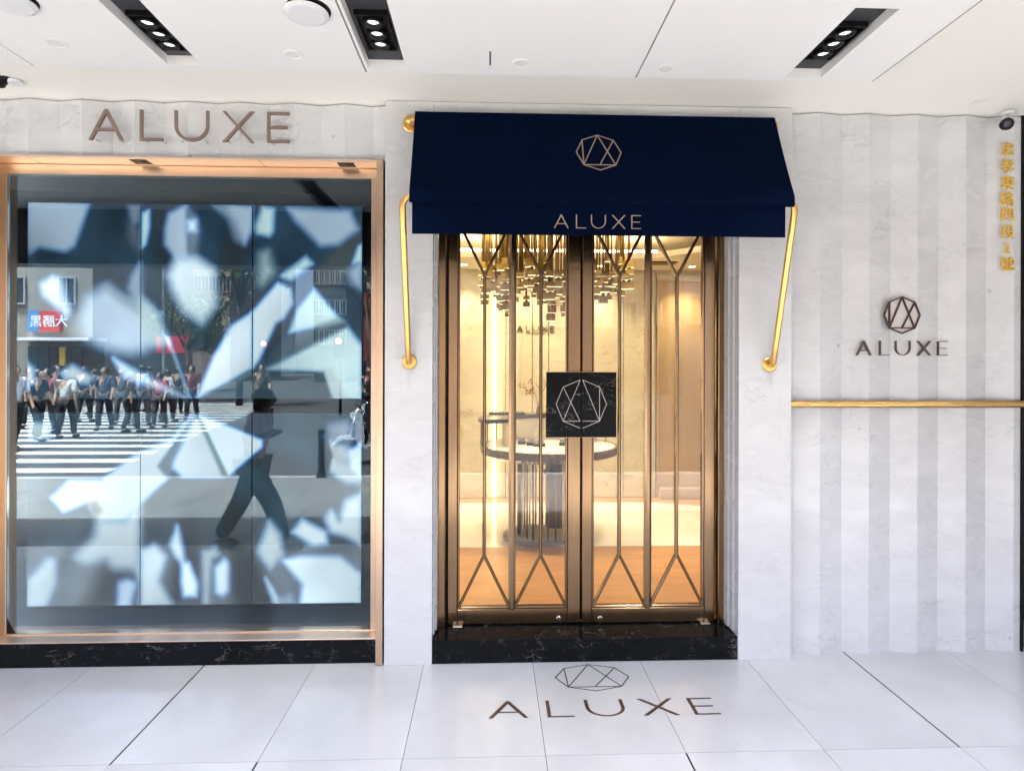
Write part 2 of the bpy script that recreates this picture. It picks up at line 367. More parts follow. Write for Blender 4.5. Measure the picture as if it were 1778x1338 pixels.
for k in range(20):
    D = 8.29 + k * 1.0; y = .32 + CAM_D - D; xe = -6.0 - .2 * (D - 8.3)
    o = MB().add([(xe - 7.5, y - .2, -.146), (xe - .02, y - .2, -.146), (xe + .06, y + .2, -.146), (xe - 7.5, y + .2, -.146), (xe - 7.5, y - .2, -.142), (xe - .02, y - .2, -.142), (xe + .06, y + .2, -.142), (xe - 7.5, y + .2, -.142)],
                 [(3, 2, 1, 0), (4, 5, 6, 7), (0, 1, 5, 4), (1, 2, 6, 5), (2, 3, 7, 6), (3, 0, 4, 7)]).build('crosswalk_stripe', paint_m, rd); o['kind'] = 'structure'

# ceiling
ce = thing('ceiling', None, None, (0, 0, CEIL), kind='structure')
MB().box((XL, -2.0, CEIL), (XR, .6, CEIL + .1)).build('upper_ceiling', M['ceil_hi'], ce)
PY = -.405                                        # inner edge of the lowered panels
PXR = X(1513, PY, 142)
j1 = X(58, PY, 118); j2 = X(636, PY, 122); j3 = X(1104, PY, 132)
slots = [(X(292, PY - .03, 112), X(352, PY - .03, 112), -2.0, -.44), (X(640, PY - .03, 120), X(706, PY - .03, 120), -2.0, -.44),
         (X(1362, PY - .03, 122), X(1424, PY - .03, 122), -1.0, -.44)]
def panel(xa, xb, sl=None):
    g = .004; xa += g; xb -= g
    if sl is None:
        MB().box((xa, -1.98, PAN), (xb, PY, CEIL - .002)).build('ceiling_panel', M['ceil'], ce); return
    a, b, y0, y1 = sl; mb = MB()
    # a frame of four pieces butted round the slot, one casting
    mb.box((xa, -1.98, PAN), (a, PY, CEIL - .002)); mb.box((b, -1.98, PAN), (xb, PY, CEIL - .002)); mb.box((a, y1, PAN), (b, PY, CEIL - .002))
    if y0 > -1.95: mb.box((a, -1.98, PAN), (b, y0, CEIL - .002))
    mb.build('ceiling_panel', M['ceil'], ce)
panel(XL, j1); panel(j1, j2, slots[0]); panel(j2, j3, slots[1]); panel(j3, PXR, slots[2])
for a in (j1, j2, j3): MB().box((a - .0038, -1.97, PAN + .012), (a + .0038, PY - .002, PAN + .03)).build('panel_gap', M['dark_slot'], ce)
tm = mat('contact_shadow_grey', (.30, .29, .28), .6)  # grey strips put in to imitate the contact shadow along the panel edges
MB().box((XL, PY + .0005, PAN + .004), (PXR, PY + .007, CEIL - .003)).build('edge_strip', tm, ce)
MB().box((PXR - .003, -1.98, PAN + .004), (PXR + .009, PY, CEIL - .003)).build('edge_strip', tm, ce)
MB().box((X(851, -.6, 90) - .003, -.62, PAN - .0025), (X(851, -.6, 90) + .003, -.50, PAN - .0005)).build('access_slit', M['dark_slot'], ce)
LAMP_W = 2.0
SL = [('black three-lamp slot light over the copper-framed window', -.66), ('black three-lamp slot light over the marble pier between window and awning', -.70), ('black three-lamp slot light at the far end from the window, above the awning corner', -.70)]
for (a, b, y0, y1), (lab, yc) in zip(slots, SL):
    t = thing('recessed_spotlight', lab, 'ceiling light', ((a + b) / 2, yc, CEIL), 'slot lights in the arcade ceiling')
    sd_ = .05
    MB().box((a + .001, y0 + .001, CEIL - .006), (b - .001, y1 - .001, CEIL - .003)).build('slot_liner', M['dark_slot'], t)
    mb = MB(); m_ = .022
    yA, yB = yc - .14, yc + .14
    mb.box((a + m_, yA, CEIL - .028), (b - m_, yA + .01, CEIL - .006)).box((a + m_, yB - .01, CEIL - .028), (b - m_, yB, CEIL - .006))
    mb.box((a + m_, yA + .01, CEIL - .028), (a + m_ + .008, yB - .01, CEIL - .006)).box((b - m_ - .008, yA + .01, CEIL - .028), (b - m_, yB - .01, CEIL - .006))
    mb.box((a + m_ + .008, yA + .01, CEIL - .012), (b - m_ - .008, yB - .01, CEIL - .0065))
    mb.build('lamp_tray', M['black'], t)
    for k in (-1, 0, 1):
        c = ((a + b) / 2, yc + k * .085, CEIL)
        l = MB().lathe([(.042, -.013), (.042, -.034), (.030, -.036), (.026, -.020)], c, 24).build('lamp', M['black'], t)
        MB().lathe([(.0, -.026), (.016, -.026), (.0255, -.021)], c, 24).build('lens', M['lens'], l)
        ld = bpy.data.lights.new('lamp_light', 'SPOT'); ld.energy = LAMP_W; ld.color = (1, .985, .96); ld.spot_size = R(74); ld.spot_blend = 1.0; ld.shadow_soft_size = .03
        lo = bpy.data.objects.new('lamp_light', ld); COL.objects.link(lo); lo.parent = l; lo.location = (0 + c[0] - l['_w'][0], c[1] - l['_w'][1], c[2] - .04 - l['_w'][2])

# building mass above and around
bld = thing('building', 'dark soffit of the shop building above the arcade, with an unseen roof cut low for sunlight', 'building', (0, 2, 3.3))
MB().box((-14, -2.25, 3.2), (14, 9, 3.7)).build('unseen_low_roof_block', mat('unseen_roof_grey', (.45, .43, .40), .8, var=.08), bld)  # unseen block, kept low so sun reaches the pavement and bounces in
MB().box((-14, -2.26, 2.56), (14, -2.02, 3.199)).build('beam', mat('beam_grey', (.10, .10, .105), .6), bld)
MB().box((-14, .45, -.14), (XL, 9, 3.199)).build('side_wall', mat('neighbour_grey', (.3, .3, .3), .7), bld)
MB().box((5.4, .45, -.14), (14, 9, 3.199)).build('side_wall', mat('neighbour_dark', (.03, .03, .035), .3), bld)
MB().box((XL, 6.0, -.14), (5.4, 6.3, 3.199)).build('rear_wall', mat('rear_grey', (.4, .4, .4), .7), bld)
MB().box((XL - .3, -2.0, CEIL + .101), (XR + .3, 6, 3.199)).build('ceiling_void', mat('void_grey', (.3, .3, .3), .7), bld)
MB().box((XL - .9, -2.26, -.03), (XL - .3, -1.7, 3.19)).build('pillar', M['marble'], bld)
MB().box((4.75, -2.6, -.03), (5.3, .04, 3.09)).build('added_shade_wall', mat('shade_wall_grey', (.25, .25, .255), .4), bld)  # unseen wall added to darken the right-facing flutes

# fluted marble
def fluted(parent, xa, xb, zlist, phase, p=.2853, flip=False, side=0.5):
    xs_ = []; k = math.floor((xa - phase) / (p / 2)) - 1
    while phase + k * p / 2 < xb + p:
        xs_.append((phase + k * p / 2, .05 if k % 2 == 0 else .081)); k += 1
    for (za, zb) in zlist:
        for (p0, p1) in zip(xs_, xs_[1:]):
            a, b = max(p0[0], xa), min(p1[0], xb)
            if b - a < .004: continue
            f = lambda x: p0[1] + (p1[1] - p0[1]) * (x - p0[0]) / (p1[0] - p0[0])
            ya, yb = f(a), f(b); g = .0003
            MB().add([(a + g, ya, za), (b - g, yb, za), (b - g, .14, za), (a + g, .14, za), (a + g, ya, zb), (b - g, yb, zb), (b - g, .14, zb), (a + g, .14, zb)],
                     [(3, 2, 1, 0), (4, 5, 6, 7), (0, 1, 5, 4), (1, 2, 6, 5), (2, 3, 7, 6), (3, 0, 4, 7)]).build(
                'marble_strip', M['marble'] if parent.name.startswith('marble_wall') and (za < 1) else M['marble_b'], parent)
RAIL = Z(701, 0, 1570)
wr = thing('marble_wall', 'white fluted marble wall carrying the small octagon logo and brass rail', 'wall', ((COL_R + WALL_R) / 2, .1, 0))
ridge = X(1510, .05, 300)
fluted(wr, COL_R, WALL_R, [(0, RAIL - .004), (RAIL + .004, CEIL - .008)], ridge)
MB().box((COL_R, .141, -.02), (WALL_R, .3, CEIL - .002)).build('wall_core', M['marble_c'], wr)
wl = thing('marble_wall', 'white fluted marble band behind the large metal letters above the window', 'wall', (-1.6, .1, SOF))
fluted(wl, XL, COL_L, [(SOF + .002, CEIL - .008)], X(600, .05, 180))
MB().box((XL, .141, SOF + .002), (COL_L, .3, CEIL - .002)).build('wall_core', M['marble_c'], wl)
MB().box((XL, .05, 0), (WIN_L - .002, .14, SOF)).build('end_slab', M['marble_c'], wl)
# dark neighbour beyond the marble wall
nb = thing('neighbour_shopfront', 'dark glass shopfront sliver beyond the end of the fluted marble', 'shopfront', (WALL_R + .8, .3, 0))
MB().box((WALL_R + .045, .2, -.02), (5.39, .4, CEIL - .002)).build('dark_panel', mat('dark_glass_panel', (.008, .009, .012), .08), nb)
MB().box((WALL_R + .001, .05, 0), (WALL_R + .012, .199, CEIL - .002)).build('edge_strip', M['black'], nb)
MB().box((WALL_R + .05, .12, .001), (5.38, .199, .12)).build('sill', mat('grey_sill', (.12, .12, .125), .4), nb)

# door surround
DT = 2.62                               # door opening top
ds = thing('door_surround', 'flat white marble surround framing the shop entrance behind the awning', 'door surround', ((COL_L + COL_R) / 2, .05, 0))
for (xa, xb, za, zb) in ((COL_L, DO_L, 0, CEIL - .006), (DO_R, COL_R, 0, CEIL - .006), (DO_L + .001, DO_R - .001, DT, CEIL - .006)):
    MB().cbox((xa, 0, za), (xb, .16, zb), .0015).build('marble_slab', M['marble_c'], ds)
for sgn, xe in ((1, DO_L), (-1, DO_R)):
    MB().cbox((xe - sgn * .05, .005, .141) if False else (xe, .061, .141), (xe + sgn * .008, .107, DT - .001), .001).build('jamb_lining', M['marble_c'], ds)
    MB().cbox((xe, .112, .141), (xe + sgn * .016, .16, DT - .001), .001).build('jamb_lining', M['marble_c'], ds)
MB().box((COL_L + .01, .161, -.02), (DO_L - .03, .5, CEIL - .002)).build('pier_core', M['marble_c'], ds)
MB().box((DO_R + .03, .161, -.02), (COL_R - .01, .5, CEIL - .002)).build('pier_core', M['marble_c'], ds)
MB().box((DO_L - .03, .161, DT + .05), (DO_R + .03, .5, CEIL - .002)).build('lintel_core', M['marble_c'], ds)

# doorstep
STEP = Z(1083, .19, 1010)
st = tag(MB().cbox((DO_L + .001, .006, .0005), (DO_R - .001, .242, STEP), .003).build('doorstep', M['black_marble']), 'polished black marble doorstep with pale veins beneath the glass doors', 'doorstep')

# ================================================================== WINDOW
dw = thing('display_window', 'large copper-framed display window reflecting the street, beside the entrance', 'window', ((WIN_L + WIN_R) / 2, .1, .15))
GY = .15                                 # glass plane
tr = .034
BT = Z(1112, .03, 330)
# outer trim round the opening (front at y = -.004)
MB().cbox((WIN_R - tr, -.004, .002), (WIN_R + .004, .13, SOF + .012), .002).build('outer_trim', M['copper'], dw)
MB().cbox((WIN_L - .004, -.004, .002), (WIN_L + .022, .13, SOF + .012), .002).build('outer_trim', M['copper'], dw)
MB().cbox((WIN_L + .024, .024, BT - .003), (WIN_R - tr - .001, .1155, BT + .003), .002).build('ledge', M['copper_sheet'], dw)
MB().box((WIN_L + .022, .0, SOF), (WIN_R - tr, .14, SOF + .010)).build('soffit', M['copper_sheet'], dw)
FL, FR = X(2, .12), X(658, .12, 700)
FT, FB = Z(292, .12, 330), BT
GT, GB = Z(306, .12, 330), BT + .010; GL, GR = X(12, .12), X(644, .12, 700)
MB().cbox((WIN_L + .023, .118, GT), (FR + .03, .17, SOF - .001), .002).build('frame', M['copper'], dw)
MB().cbox((WIN_L + .023, .116, FB - .003), (FR + .03, .17, GB), .002).build('frame', M['copper'], dw)
MB().cbox((WIN_L + .023, .116, GB + .0005), (GL, .140, GT - .0005), .002).build('frame', M['copper'], dw)
MB().cbox((GR, .116, GB + .0005), (FR + .012, .17, GT - .0005), .002).build('frame', M['copper'], dw)
MB().box((GL + .0005, .124, GB + .0005), (GR - .0005, .130, GT - .0005)).build('glass', M['win_glass'], dw)
for u in (245, 602):
    xx = X(u, .06, 284); o = MB().box((xx - .045, .025, SOF - .002), (xx + .045, .095, SOF + .004)).build('spot_recess', M['black'], dw)
    MB().lathe([(0, -.002), (.016, -.002), (.02, 0)], (xx + .015, .06, SOF - .003), 16).build('spot_lens', M['black'], o)
for u in (60, 455):
    xx = X(u, .06, 284); MB().box((xx - .0015, .001, SOF - .001), (xx + .0015, .117, SOF + .001)).build('soffit_joint', M['dkbronze'], dw)
# case behind
cs = thing('window_case', 'dark recess behind the display window holding the video screens', 'display case', ((GL + GR) / 2, .3, .2))
MB().box((GL - .25, .46, GB - .1), (GR + .1, .48, GT + .1)).build('back_panel', M['case'], cs)
MB().box((GL - .25, .171, GT + .005), (GR + .1, .459, GT + .03)).build('case_top', M['case'], cs)
MB().box((GL - .25, .171, GB - .03), (GR + .1, .459, GB - .001)).build('case_floor', mat('case_floor_grey', (.03, .045, .055), .7), cs)
MB().box((GL - .27, .171, GB - .03), (GL - .251, .479, GT + .03)).box((GL - .27, .1725, GB - .03), (GL - .05, .1745, GT + .03)).build('case_side', M['case'], cs)
MB().box((GR + .03, .171, GB - .03), (GR + .05, .459, GT + .03)).build('case_side', M['case'], cs)
pl = tag(MB().cbox((WIN_L + .023, .03, .0005), (WIN_R - tr - .001, .46, BT - .004), .002).build('marble_plinth', M['black_marble']), 'black marble plinth with white flecks under the display window', 'plinth')

# video wall ------------------------------------------------------------------
SY = .34
polys = [
 ([(341,705),(255,350),(310,350)], 0.12, 10, 1), ([(341,705),(628,375),(628,455)], 0.16, 8, 2), ([(341,705),(46,545),(46,612)], 0.15, 8, 1),
 ([(341,705),(46,860),(46,935)], 0.15, 9, 1), ([(341,705),(290,1052),(352,1052)], 0.13, 9, 1), ([(341,705),(628,872),(628,965)], 0.16, 9, 1),
 ([(341,705),(415,1052),(480,1052)], 0.12, 9, 0), ([(341,705),(405,350),(452,350)], 0.10, 9, 1), ([(341,705),(140,1052),(215,1052)], 0.14, 9, 0),  # (points in photo measure, level, softness, hue) hue 0 neutral pale, 1 bluer, 2 greenish
 ([(46,350),(153,356),(128,428),(112,438),(68,431),(52,442),(46,430)], .64, 4, 1),
 ([(222,356),(243,358),(240,385),(230,392),(224,375)], .45, 4, 1),
 ([(225,390),(243,400),(243,440),(222,415)], .28, 8, 1),
 ([(243,458),(228,480),(222,500),(232,528),(246,538)], .62, 5, 1),
 ([(70,495),(90,482),(106,488),(112,515),(121,540),(114,552),(98,535),(74,515)], 1.0, 5, 0),
 ([(135,562),(150,520),(185,498),(215,520),(262,545),(275,590),(250,608),(225,612),(185,604),(150,588)], .85, 9, 1),
 ([(180,498),(205,512),(282,545),(262,560),(210,525)], .60, 5, 1),
 ([(243,515),(262,530),(278,560),(292,592),(278,600),(262,598),(243,560)], .78, 6, 2),
 ([(283,580),(293,586),(331,690),(325,688)], .92, 1.5, 0),
 ([(196,622),(228,640),(328,691),(300,684),(215,655)], .85, 4, 0),
 ([(105,648),(125,634),(160,655),(152,667),(112,656)], .8, 4, 0),
 ([(46,630),(58,640),(60,665),(46,672)], .85, 4, 0),
 ([(246,372),(258,365),(258,395),(252,425),(245,432)], .75, 3, 2),
 ([(286,398),(292,372),(322,356),(326,450),(302,446),(286,425)], .74, 4, 1),
 ([(325,362),(340,378),(344,402),(338,450),(325,455)], .45, 5, 1),
 ([(326,385),(338,384),(338,400),(328,400)], .95, 5, 0),
 ([(370,356),(434,360),(434,402),(424,425),(408,415),(396,380)], .52, 5, 1),
 ([(392,356),(436,360),(436,398),(424,420),(410,385)], .68, 4, 1),
 ([(292,478),(306,448),(340,448),(370,468),(374,530),(350,560),(318,540),(300,505)], .85, 7, 0),
 ([(340,692),(372,616),(402,565),(437,542),(437,638),(400,660)], .88, 3, 0),
 ([(437,542),(482,490),(504,500),(508,525),(492,552),(478,560),(450,622),(437,640)], .80, 3, 0),
 ([(455,358),(474,362),(472,400),(466,408),(446,404),(443,392)], .78, 4, 2),
 ([(500,360),(606,364),(620,395),(586,421),(556,424),(532,400),(512,380)], .70, 5, 1),
 ([(452,440),(464,436),(472,472),(452,492)], .55, 8, 2),
 ([(488,478),(530,445),(541,456),(505,484)], .82, 4, 2),
 ([(501,578),(516,536),(545,500),(588,552),(556,564)], .88, 3, 2),
 ([(548,562),(590,550),(600,560),(560,572)], .55, 4, 2),
 ([(463,641),(560,588),(602,566),(628,600),(628,694),(580,694),(562,645)], .82, 4, 2),
 ([(605,470),(628,448),(628,500),(612,490)], .65, 6, 1),
 ([(612,455),(622,425),(628,422),(628,450)], .85, 3, 2),
 ([(562,640),(576,640),(600,692),(575,692)], .62, 5, 0),
 ([(46,733),(88,735),(84,758),(70,762),(46,764)], .78, 4, 2),
 ([(330,722),(300,760),(232,790),(176,832),(120,832),(88,863),(110,888),(150,872),(170,902),(213,904),(292,830),(275,809),(318,744)], .86, 3, 0),
 ([(338,722),(327,744),(275,808),(292,829),(303,812)], .40, 3, 1),
 ([(341,721),(302,800),(300,812),(318,828),(388,829)], .83, 3, 0),
 ([(345,720),(402,742),(455,764),(455,776),(436,792),(396,827)], .86, 2, 0),
 ([(341,720),(344,720),(397,828),(388,829)], .38, 1.5, 1),
 ([(170,900),(213,903),(243,868),(243,1000),(232,985),(200,985),(184,968),(150,975),(130,965),(165,930)], .80, 7, 0),
 ([(150,872),(168,866),(180,885),(165,905)], .36, 4, 0),
 ([(46,1052),(48,1005),(82,968),(95,968),(98,1010),(78,1052)], .90, 5, 0),
 ([(205,1052),(207,1010),(222,1004),(236,1012),(225,1052)], .88, 4, 1),
 ([(246,955),(268,945),(288,965),(276,1008),(302,1052),(246,1052)], .86, 5, 0),
 ([(296,945),(308,912),(317,950),(322,985),(305,965)], .85, 4, 0),
 ([(317,980),(328,976),(343,1014),(341,1034),(320,1034),(316,1008)], .95, 4, 0),
 ([(352,958),(374,950),(383,962),(368,970),(362,1050),(354,1050)], .62, 4, 0),
 ([(375,985),(390,970),(397,978),(397,1025),(388,1034),(376,1028)], .93, 4, 0),
 ([(449,958),(468,905),(487,928),(492,965),(470,988),(456,972)], .74, 5, 0),
 ([(508,925),(525,903),(566,925),(568,945),(545,948)], .84, 4, 0),
 ([(492,974),(520,967),(590,968),(628,1000),(628,1052),(522,1052),(526,1015)], .90, 4, 0),
 ([(565,902),(575,888),(590,905),(600,870),(628,858),(628,948),(600,932),(575,925)], .82, 5, 0),
 ([(462,1005),(474,1022),(490,1050),(478,1052)], .82, 4, 0),
 ([(486,1040),(505,1032),(512,1052),(488,1052)], .6, 5, 1),
 ([(570,738),(600,732),(612,745),(608,772),(572,768)], .55, 5, 1),
 ([(562,760),(600,775),(628,790),(628,842),(600,838),(570,818)], .68, 4, 0),
 ([(606,785),(628,768),(628,832),(610,815)], .95, 3, 0),
]
darks = [([(437,642),(562,645),(578,694),(437,694)], .10, 3), ([(556,758),(568,758),(578,792),(570,826),(554,824)], .03, 3),  # second polygon paints the bollard's reflection into the screen picture
         ([(340,694),(400,662),(437,640),(437,650),(380,680)], .30, 2), ([(275,615),(300,600),(332,690),(290,660)], .10, 8),
         ([(500,580),(520,578),(600,556),(604,565),(560,590),(480,628),(470,620)], .12, 5)]
def sdist(px, py, poly):
    d = np.full(px.shape, 1e9); inside = np.zeros(px.shape, bool); n = len(poly)
    for i in range(n):
        x1, y1 = poly[i]; x2, y2 = poly[(i + 1) % n]; ex, ey = x2 - x1, y2 - y1
        t = np.clip(((px - x1) * ex + (py - y1) * ey) / (ex * ex + ey * ey + 1e-9), 0, 1)
        d = np.minimum(d, np.hypot(px - x1 - t * ex, py - y1 - t * ey))
        c = ((y1 > py) != (y2 > py)) & (px < (x2 - x1) * (py - y1) / (y2 - y1 + 1e-12) + x1); inside ^= c
    return np.where(inside, d, -d)
def gem_colour(px, py):
    k = np.clip((py - 690) / 330, 0, 1); k2 = np.clip((py - 450) / 260, 0, 1)
    top = np.array([.010, .026, .042]); mid = np.array([.018, .045, .062]); bot = np.array([.024, .036, .045])
    c = top + (mid - top) * k2[:, None] + (bot - mid) * k[:, None]
    c += (np.array([.06, .068, .072]) * np.clip((py - 930) / 30, 0, 1)[:, None])
    ang = np.arctan2(py - 705, px - 341); ray = np.sin(ang * 23) * np.sin(ang * 57 + 1.3)
    wob = .25 * ray + np.sin(px * .045 + np.sin(py * .02) * 2) * np.sin(py * .031 + px * .011)
    c *= (1 + .35 * wob)[:, None]
    pale = {0: (.66, .78, .83), 1: (.52, .66, .80), 2: (.58, .76, .77)}
    for poly, lv, soft, hue in polys:
        col = np.array(pale[hue]) * lv ** 1.6; cx_ = sum(p[0] for p in poly) / len(poly); cy_ = sum(p[1] for p in poly) / len(poly)
        sh = .93 + .13 * np.sin(px * .021 + py * .013 + cx_) * np.sin(py * .027 - px * .008 + cy_) + .0022 * (px - cx_) * (1 if hue else -1) + .0015 * (cy_ - py) + .05 * wob
        for ch, off in ((0, -1.3), (1, 0), (2, 1.6)):
            d = sdist(px, py, poly) if ch == 0 else dprev
            dprev = d; s_ = soft * 1.95; a = np.clip((d + off + s_) / (2 * s_), 0, 1); a = a * a * (3 - 2 * a) * .93
            c[:, ch] = c[:, ch] * (1 - a) + col[ch] * np.clip(sh, .6, 1.3) * a
    for poly, lv, soft in darks:
        d = sdist(px, py, poly); a = np.clip((d + soft) / (2 * soft), 0, 1) * .9
        c = c * (1 - a)[:, None] + (np.array([.16, .35, .42]) * lv) * a[:, None]
    return np.clip(c, 0, 1)
sm = bpy.data.materials.new('screen_picture'); sm.use_nodes = True; n_ = sm.node_tree; b_ = n_.nodes['Principled BSDF']
at_ = n_.nodes.new('ShaderNodeAttribute'); at_.attribute_name = 'picture'
b_.inputs['Specular IOR Level'].default_value = .08; b_.inputs['Base Color'].default_value = (.004, .005, .006, 1); b_.inputs['Roughness'].default_value = .25
n_.links.new(at_.outputs['Color'], b_.inputs['Emission Color']); b_.inputs['Emission Strength'].default_value = .093
vw = thing('video_wall', 'six-screen video wall showing blurred pale diamond facets inside the window', 'video wall', (X(337, SY), SY, Z(1050, SY)))
cols_ = [(47.5, 243.2), (244.8, 436.8), (438.8, 627.5)]; rws = [(355, 691.5), (717.5, 1049)]
for (ua, ub) in cols_:
    for (va, vb) in rws:
        nx, ny = int((ub - ua) / 2.0), int((vb - va) / 2.0)
        us = np.linspace(ua, ub, nx + 1); vv = np.linspace(va, vb, ny + 1); gu, gv = np.meshgrid(us, vv)
        col = gem_colour(gu.ravel(), gv.ravel())
        xa, xb = X(ua, SY, 700), X(ub, SY, 700); za, zb = Z(va, SY, 337), Z(vb, SY, 337)
        px = xa + (gu - ua) / (ub - ua) * (xb - xa); pz = za + (gv - va) / (vb - va) * (zb - za); off = vw.location
        co = np.stack([px.ravel() - off[0], np.full(px.size, SY - off[1]), pz.ravel() - off[2]], 1)
        idx = np.arange((nx + 1) * (ny + 1)).reshape(ny + 1, nx + 1)
        f = np.stack([idx[1:, :-1], idx[1:, 1:], idx[:-1, 1:], idx[:-1, :-1]], -1).reshape(-1, 4)
        me = bpy.data.meshes.new('screen'); me.from_pydata(co.tolist(), [], f.tolist())
        at = me.color_attributes.new('picture', 'FLOAT_COLOR', 'POINT')
        at.data.foreach_set('color', np.concatenate([col, np.ones((len(col), 1))], 1).astype(np.float32).ravel())
        me.materials.append(sm); o = bpy.data.objects.new('screen', me); COL.objects.link(o); o.parent = vw; o['_w'] = vw['_w']
        MB().box((xa - .0015, SY + .002, zb - .0015), (xb + .0015, SY + .05, za + .0015)).build('bezel', M['bezel'], o)

# ================================================================== SIGNS
sg = thing('wall_sign', 'large raised rose-bronze ALUXE letters over the display window', 'sign', (X(330, .02, 247), .02, Z(245, .02, 330)))
xa = X(155, .02, 215); xb = X(503, .02, 215); Hh = (xb - xa) / 6.41; zb = Z(246, .02, 330)
word(sg, (xa, .012, zb), (1, 0, 0), (0, 0, 1), (0, 1, 0), Hh, .09, .014, M['letter'])
for ch in 'ALUXE':
    _, _, x0_, w_ = glyph(ch, .1)
    for fx in (.15, .85):
        MB().cyl((xa + (x0_ + w_ * fx) * Hh, .034, zb + Hh * .05), (xa + (x0_ + w_ * fx) * Hh, .09, zb + Hh * .05), .004, n=8).build('standoff_pin', M['chrome'], sg)
s2 = thing('wall_sign', 'small dark ALUXE letters on the fluted marble above the brass rail', 'sign', (X(1565, .04, 618), .04, Z(618, .04, 1565)))
xa = X(1486, .04, 605); xb = X(1645, .04, 605)
word(s2, (xa, .036, Z(617, .04, 1565)), (1, 0, 0), (0, 0, 1), (0, 1, 0), (xb - xa) / 6.41 * 1.0, .055, .009, M['letter_dk'], tv=.115)
s3 = thing('wall_emblem', 'octagonal line emblem with rose infill on the fluted marble', 'emblem', (X(1565, .04, 547), .04, Z(547, .04, 1565)))
er = (X(1597, .04, 547) - X(1535, .04, 547)) / 2
c3 = (X(1566, .04, 547), .034, Z(547, .04, 1565))
emblem(s3, c3, (1, 0, 0), (0, 0, 1), (0, 1, 0), er, .0065, .011, M['letter_dk'])
mb = MB(); prism(mb, [(p[0] * er * .97, p[1] * er * .97) for p in OCT], [], (c3[0], .0445, c3[2]), (1, 0, 0), (0, 0, 1), (0, 1, 0), .004); mb.build('emblem_plate', mat('pale_rose_plate', (.62, .56, .54), .4), s3)

ad = thing('address_sign', 'vertical column of gold Chinese address characters beside the security camera', 'sign', (X(1748, .05, 470), .05, Z(470, .05, 1748)))
for ch, v in zip('忠孝東路四段2號', (259, 288, 317, 346, 373, 402, 431, 458)):
    c = bpy.data.curves.new('t', 'FONT'); c.body = ch; c.extrude = .06; c.size = .094; c.resolution_u = 2; c.align_x = 'CENTER'
    c.extrude = .004
    to = bpy.data.objects.new('t', c); COL.objects.link(to); dg = bpy.context.evaluated_depsgraph_get()
    me = bpy.data.meshes.new_from_object(to.evaluated_get(dg)); bpy.data.objects.remove(to)
    zs = [q.co.y for q in me.vertices]; xs2 = [q.co.x for q in me.vertices]; mx_, mz_ = (min(xs2) + max(xs2)) / 2, (min(zs) + max(zs)) / 2
    cx2, cz2 = XZ(1749 if ch != '2' else 1748, v, .045)
    sc = .082 / .088
    for q in me.vertices:
        a, b2, d2 = q.co.x - mx_, q.co.y - mz_, q.co.z; q.co = (cx2 + a * sc - ad.location[0], .044 - d2 - ad.location[1], cz2 + b2 * sc - ad.location[2])
    me.materials.clear(); me.materials.append(M['gold_letter'])
    o = bpy.data.objects.new('character', me); COL.objects.link(o); o.parent = ad

rl = thing('wall_rail', 'polished gold rail running across the fluted marble at waist height', 'rail', ((COL_R + WALL_R) / 2, .03, RAIL))
mb = MB(); x_a, x_b = COL_R + .003, WALL_R + .004; zt, zb_ = Z(695.5, .02, 1570), Z(706.5, .02, 1570)
mb.cbox((x_a, .018, zb_), (x_b, .085, zt), .006); mb.build('rail_bar', M['gold_pol'], rl)
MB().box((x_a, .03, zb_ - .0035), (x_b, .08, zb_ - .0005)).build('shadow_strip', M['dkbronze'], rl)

# floor inlay
fi = thing('floor_inlay_lettering', 'brown ALUXE lettering inlaid in the floor tiles before the doorstep', 'floor lettering', (.7, -.5, 0))
def FLR(u, v):
    du, dv = u - CX, v - HOR; c, s = math.cos(ROLL), math.sin(ROLL); a = (du * c + dv * s) / FPX; b = (-du * s + dv * c) / FPX
    t = CAM_Z / b; return t * (math.sin(YAW) + a * math.cos(YAW)), t * (math.cos(YAW) - a * math.sin(YAW)) - CAM_D
xa, ya = FLR(848, 1246); xb, yb = FLR(1253, 1240); ym = (FLR(900, 1246)[1] + FLR(1200, 1240)[1]) / 2; yt = FLR(1050, 1214)[1]
Hf = (yt - ym)
word(fi, (xa, ym, .0008), (1, 0, 0), (0, 1, 0), (0, 0, 1), Hf, .062, .001, M['inlay'], tv=.10, wscale=(xb - xa) / (6.41 * Hf), name='inlay_letter')
fe = thing('floor_inlay_emblem', 'octagonal line emblem inlaid in the floor in front of the step', 'floor emblem', (.5, -.2, 0))
c = FLR(1028, 1175); rx = (FLR(1092, 1176)[0] - FLR(964, 1176)[0]) / 2; ry = (FLR(1028, 1153)[1] - FLR(1028, 1199)[1]) / 2
emblem(fe, (c[0], c[1], .0008), (1, 0, 0), (0, ry / rx, 0), (0, 0, 1), rx, .0052, .001, M['inlay_dk'], name='inlay_line')

# ================================================================== AWNING
aw = thing('awning', 'navy canvas awning with thin gold emblem and lettering over the glass doors', 'awning', (X(1040), 0, 2.3))
TY, LY = -.085, -.30
tl = XZ(722, 196, TY); trr = XZ(1349, 202, TY); ll_ = XZ(709, 336, LY); lr_ = XZ(1376, 336, LY); zt_ = (tl[1] + trr[1]) / 2; zl = (ll_[1] + lr_[1]) / 2
AL, AR = (tl[0] + ll_[0]) / 2, (trr[0] + lr_[0]) / 2
VB = Z(409, LY + .02, 1040); VT = Z(357, LY + .015, 1040)
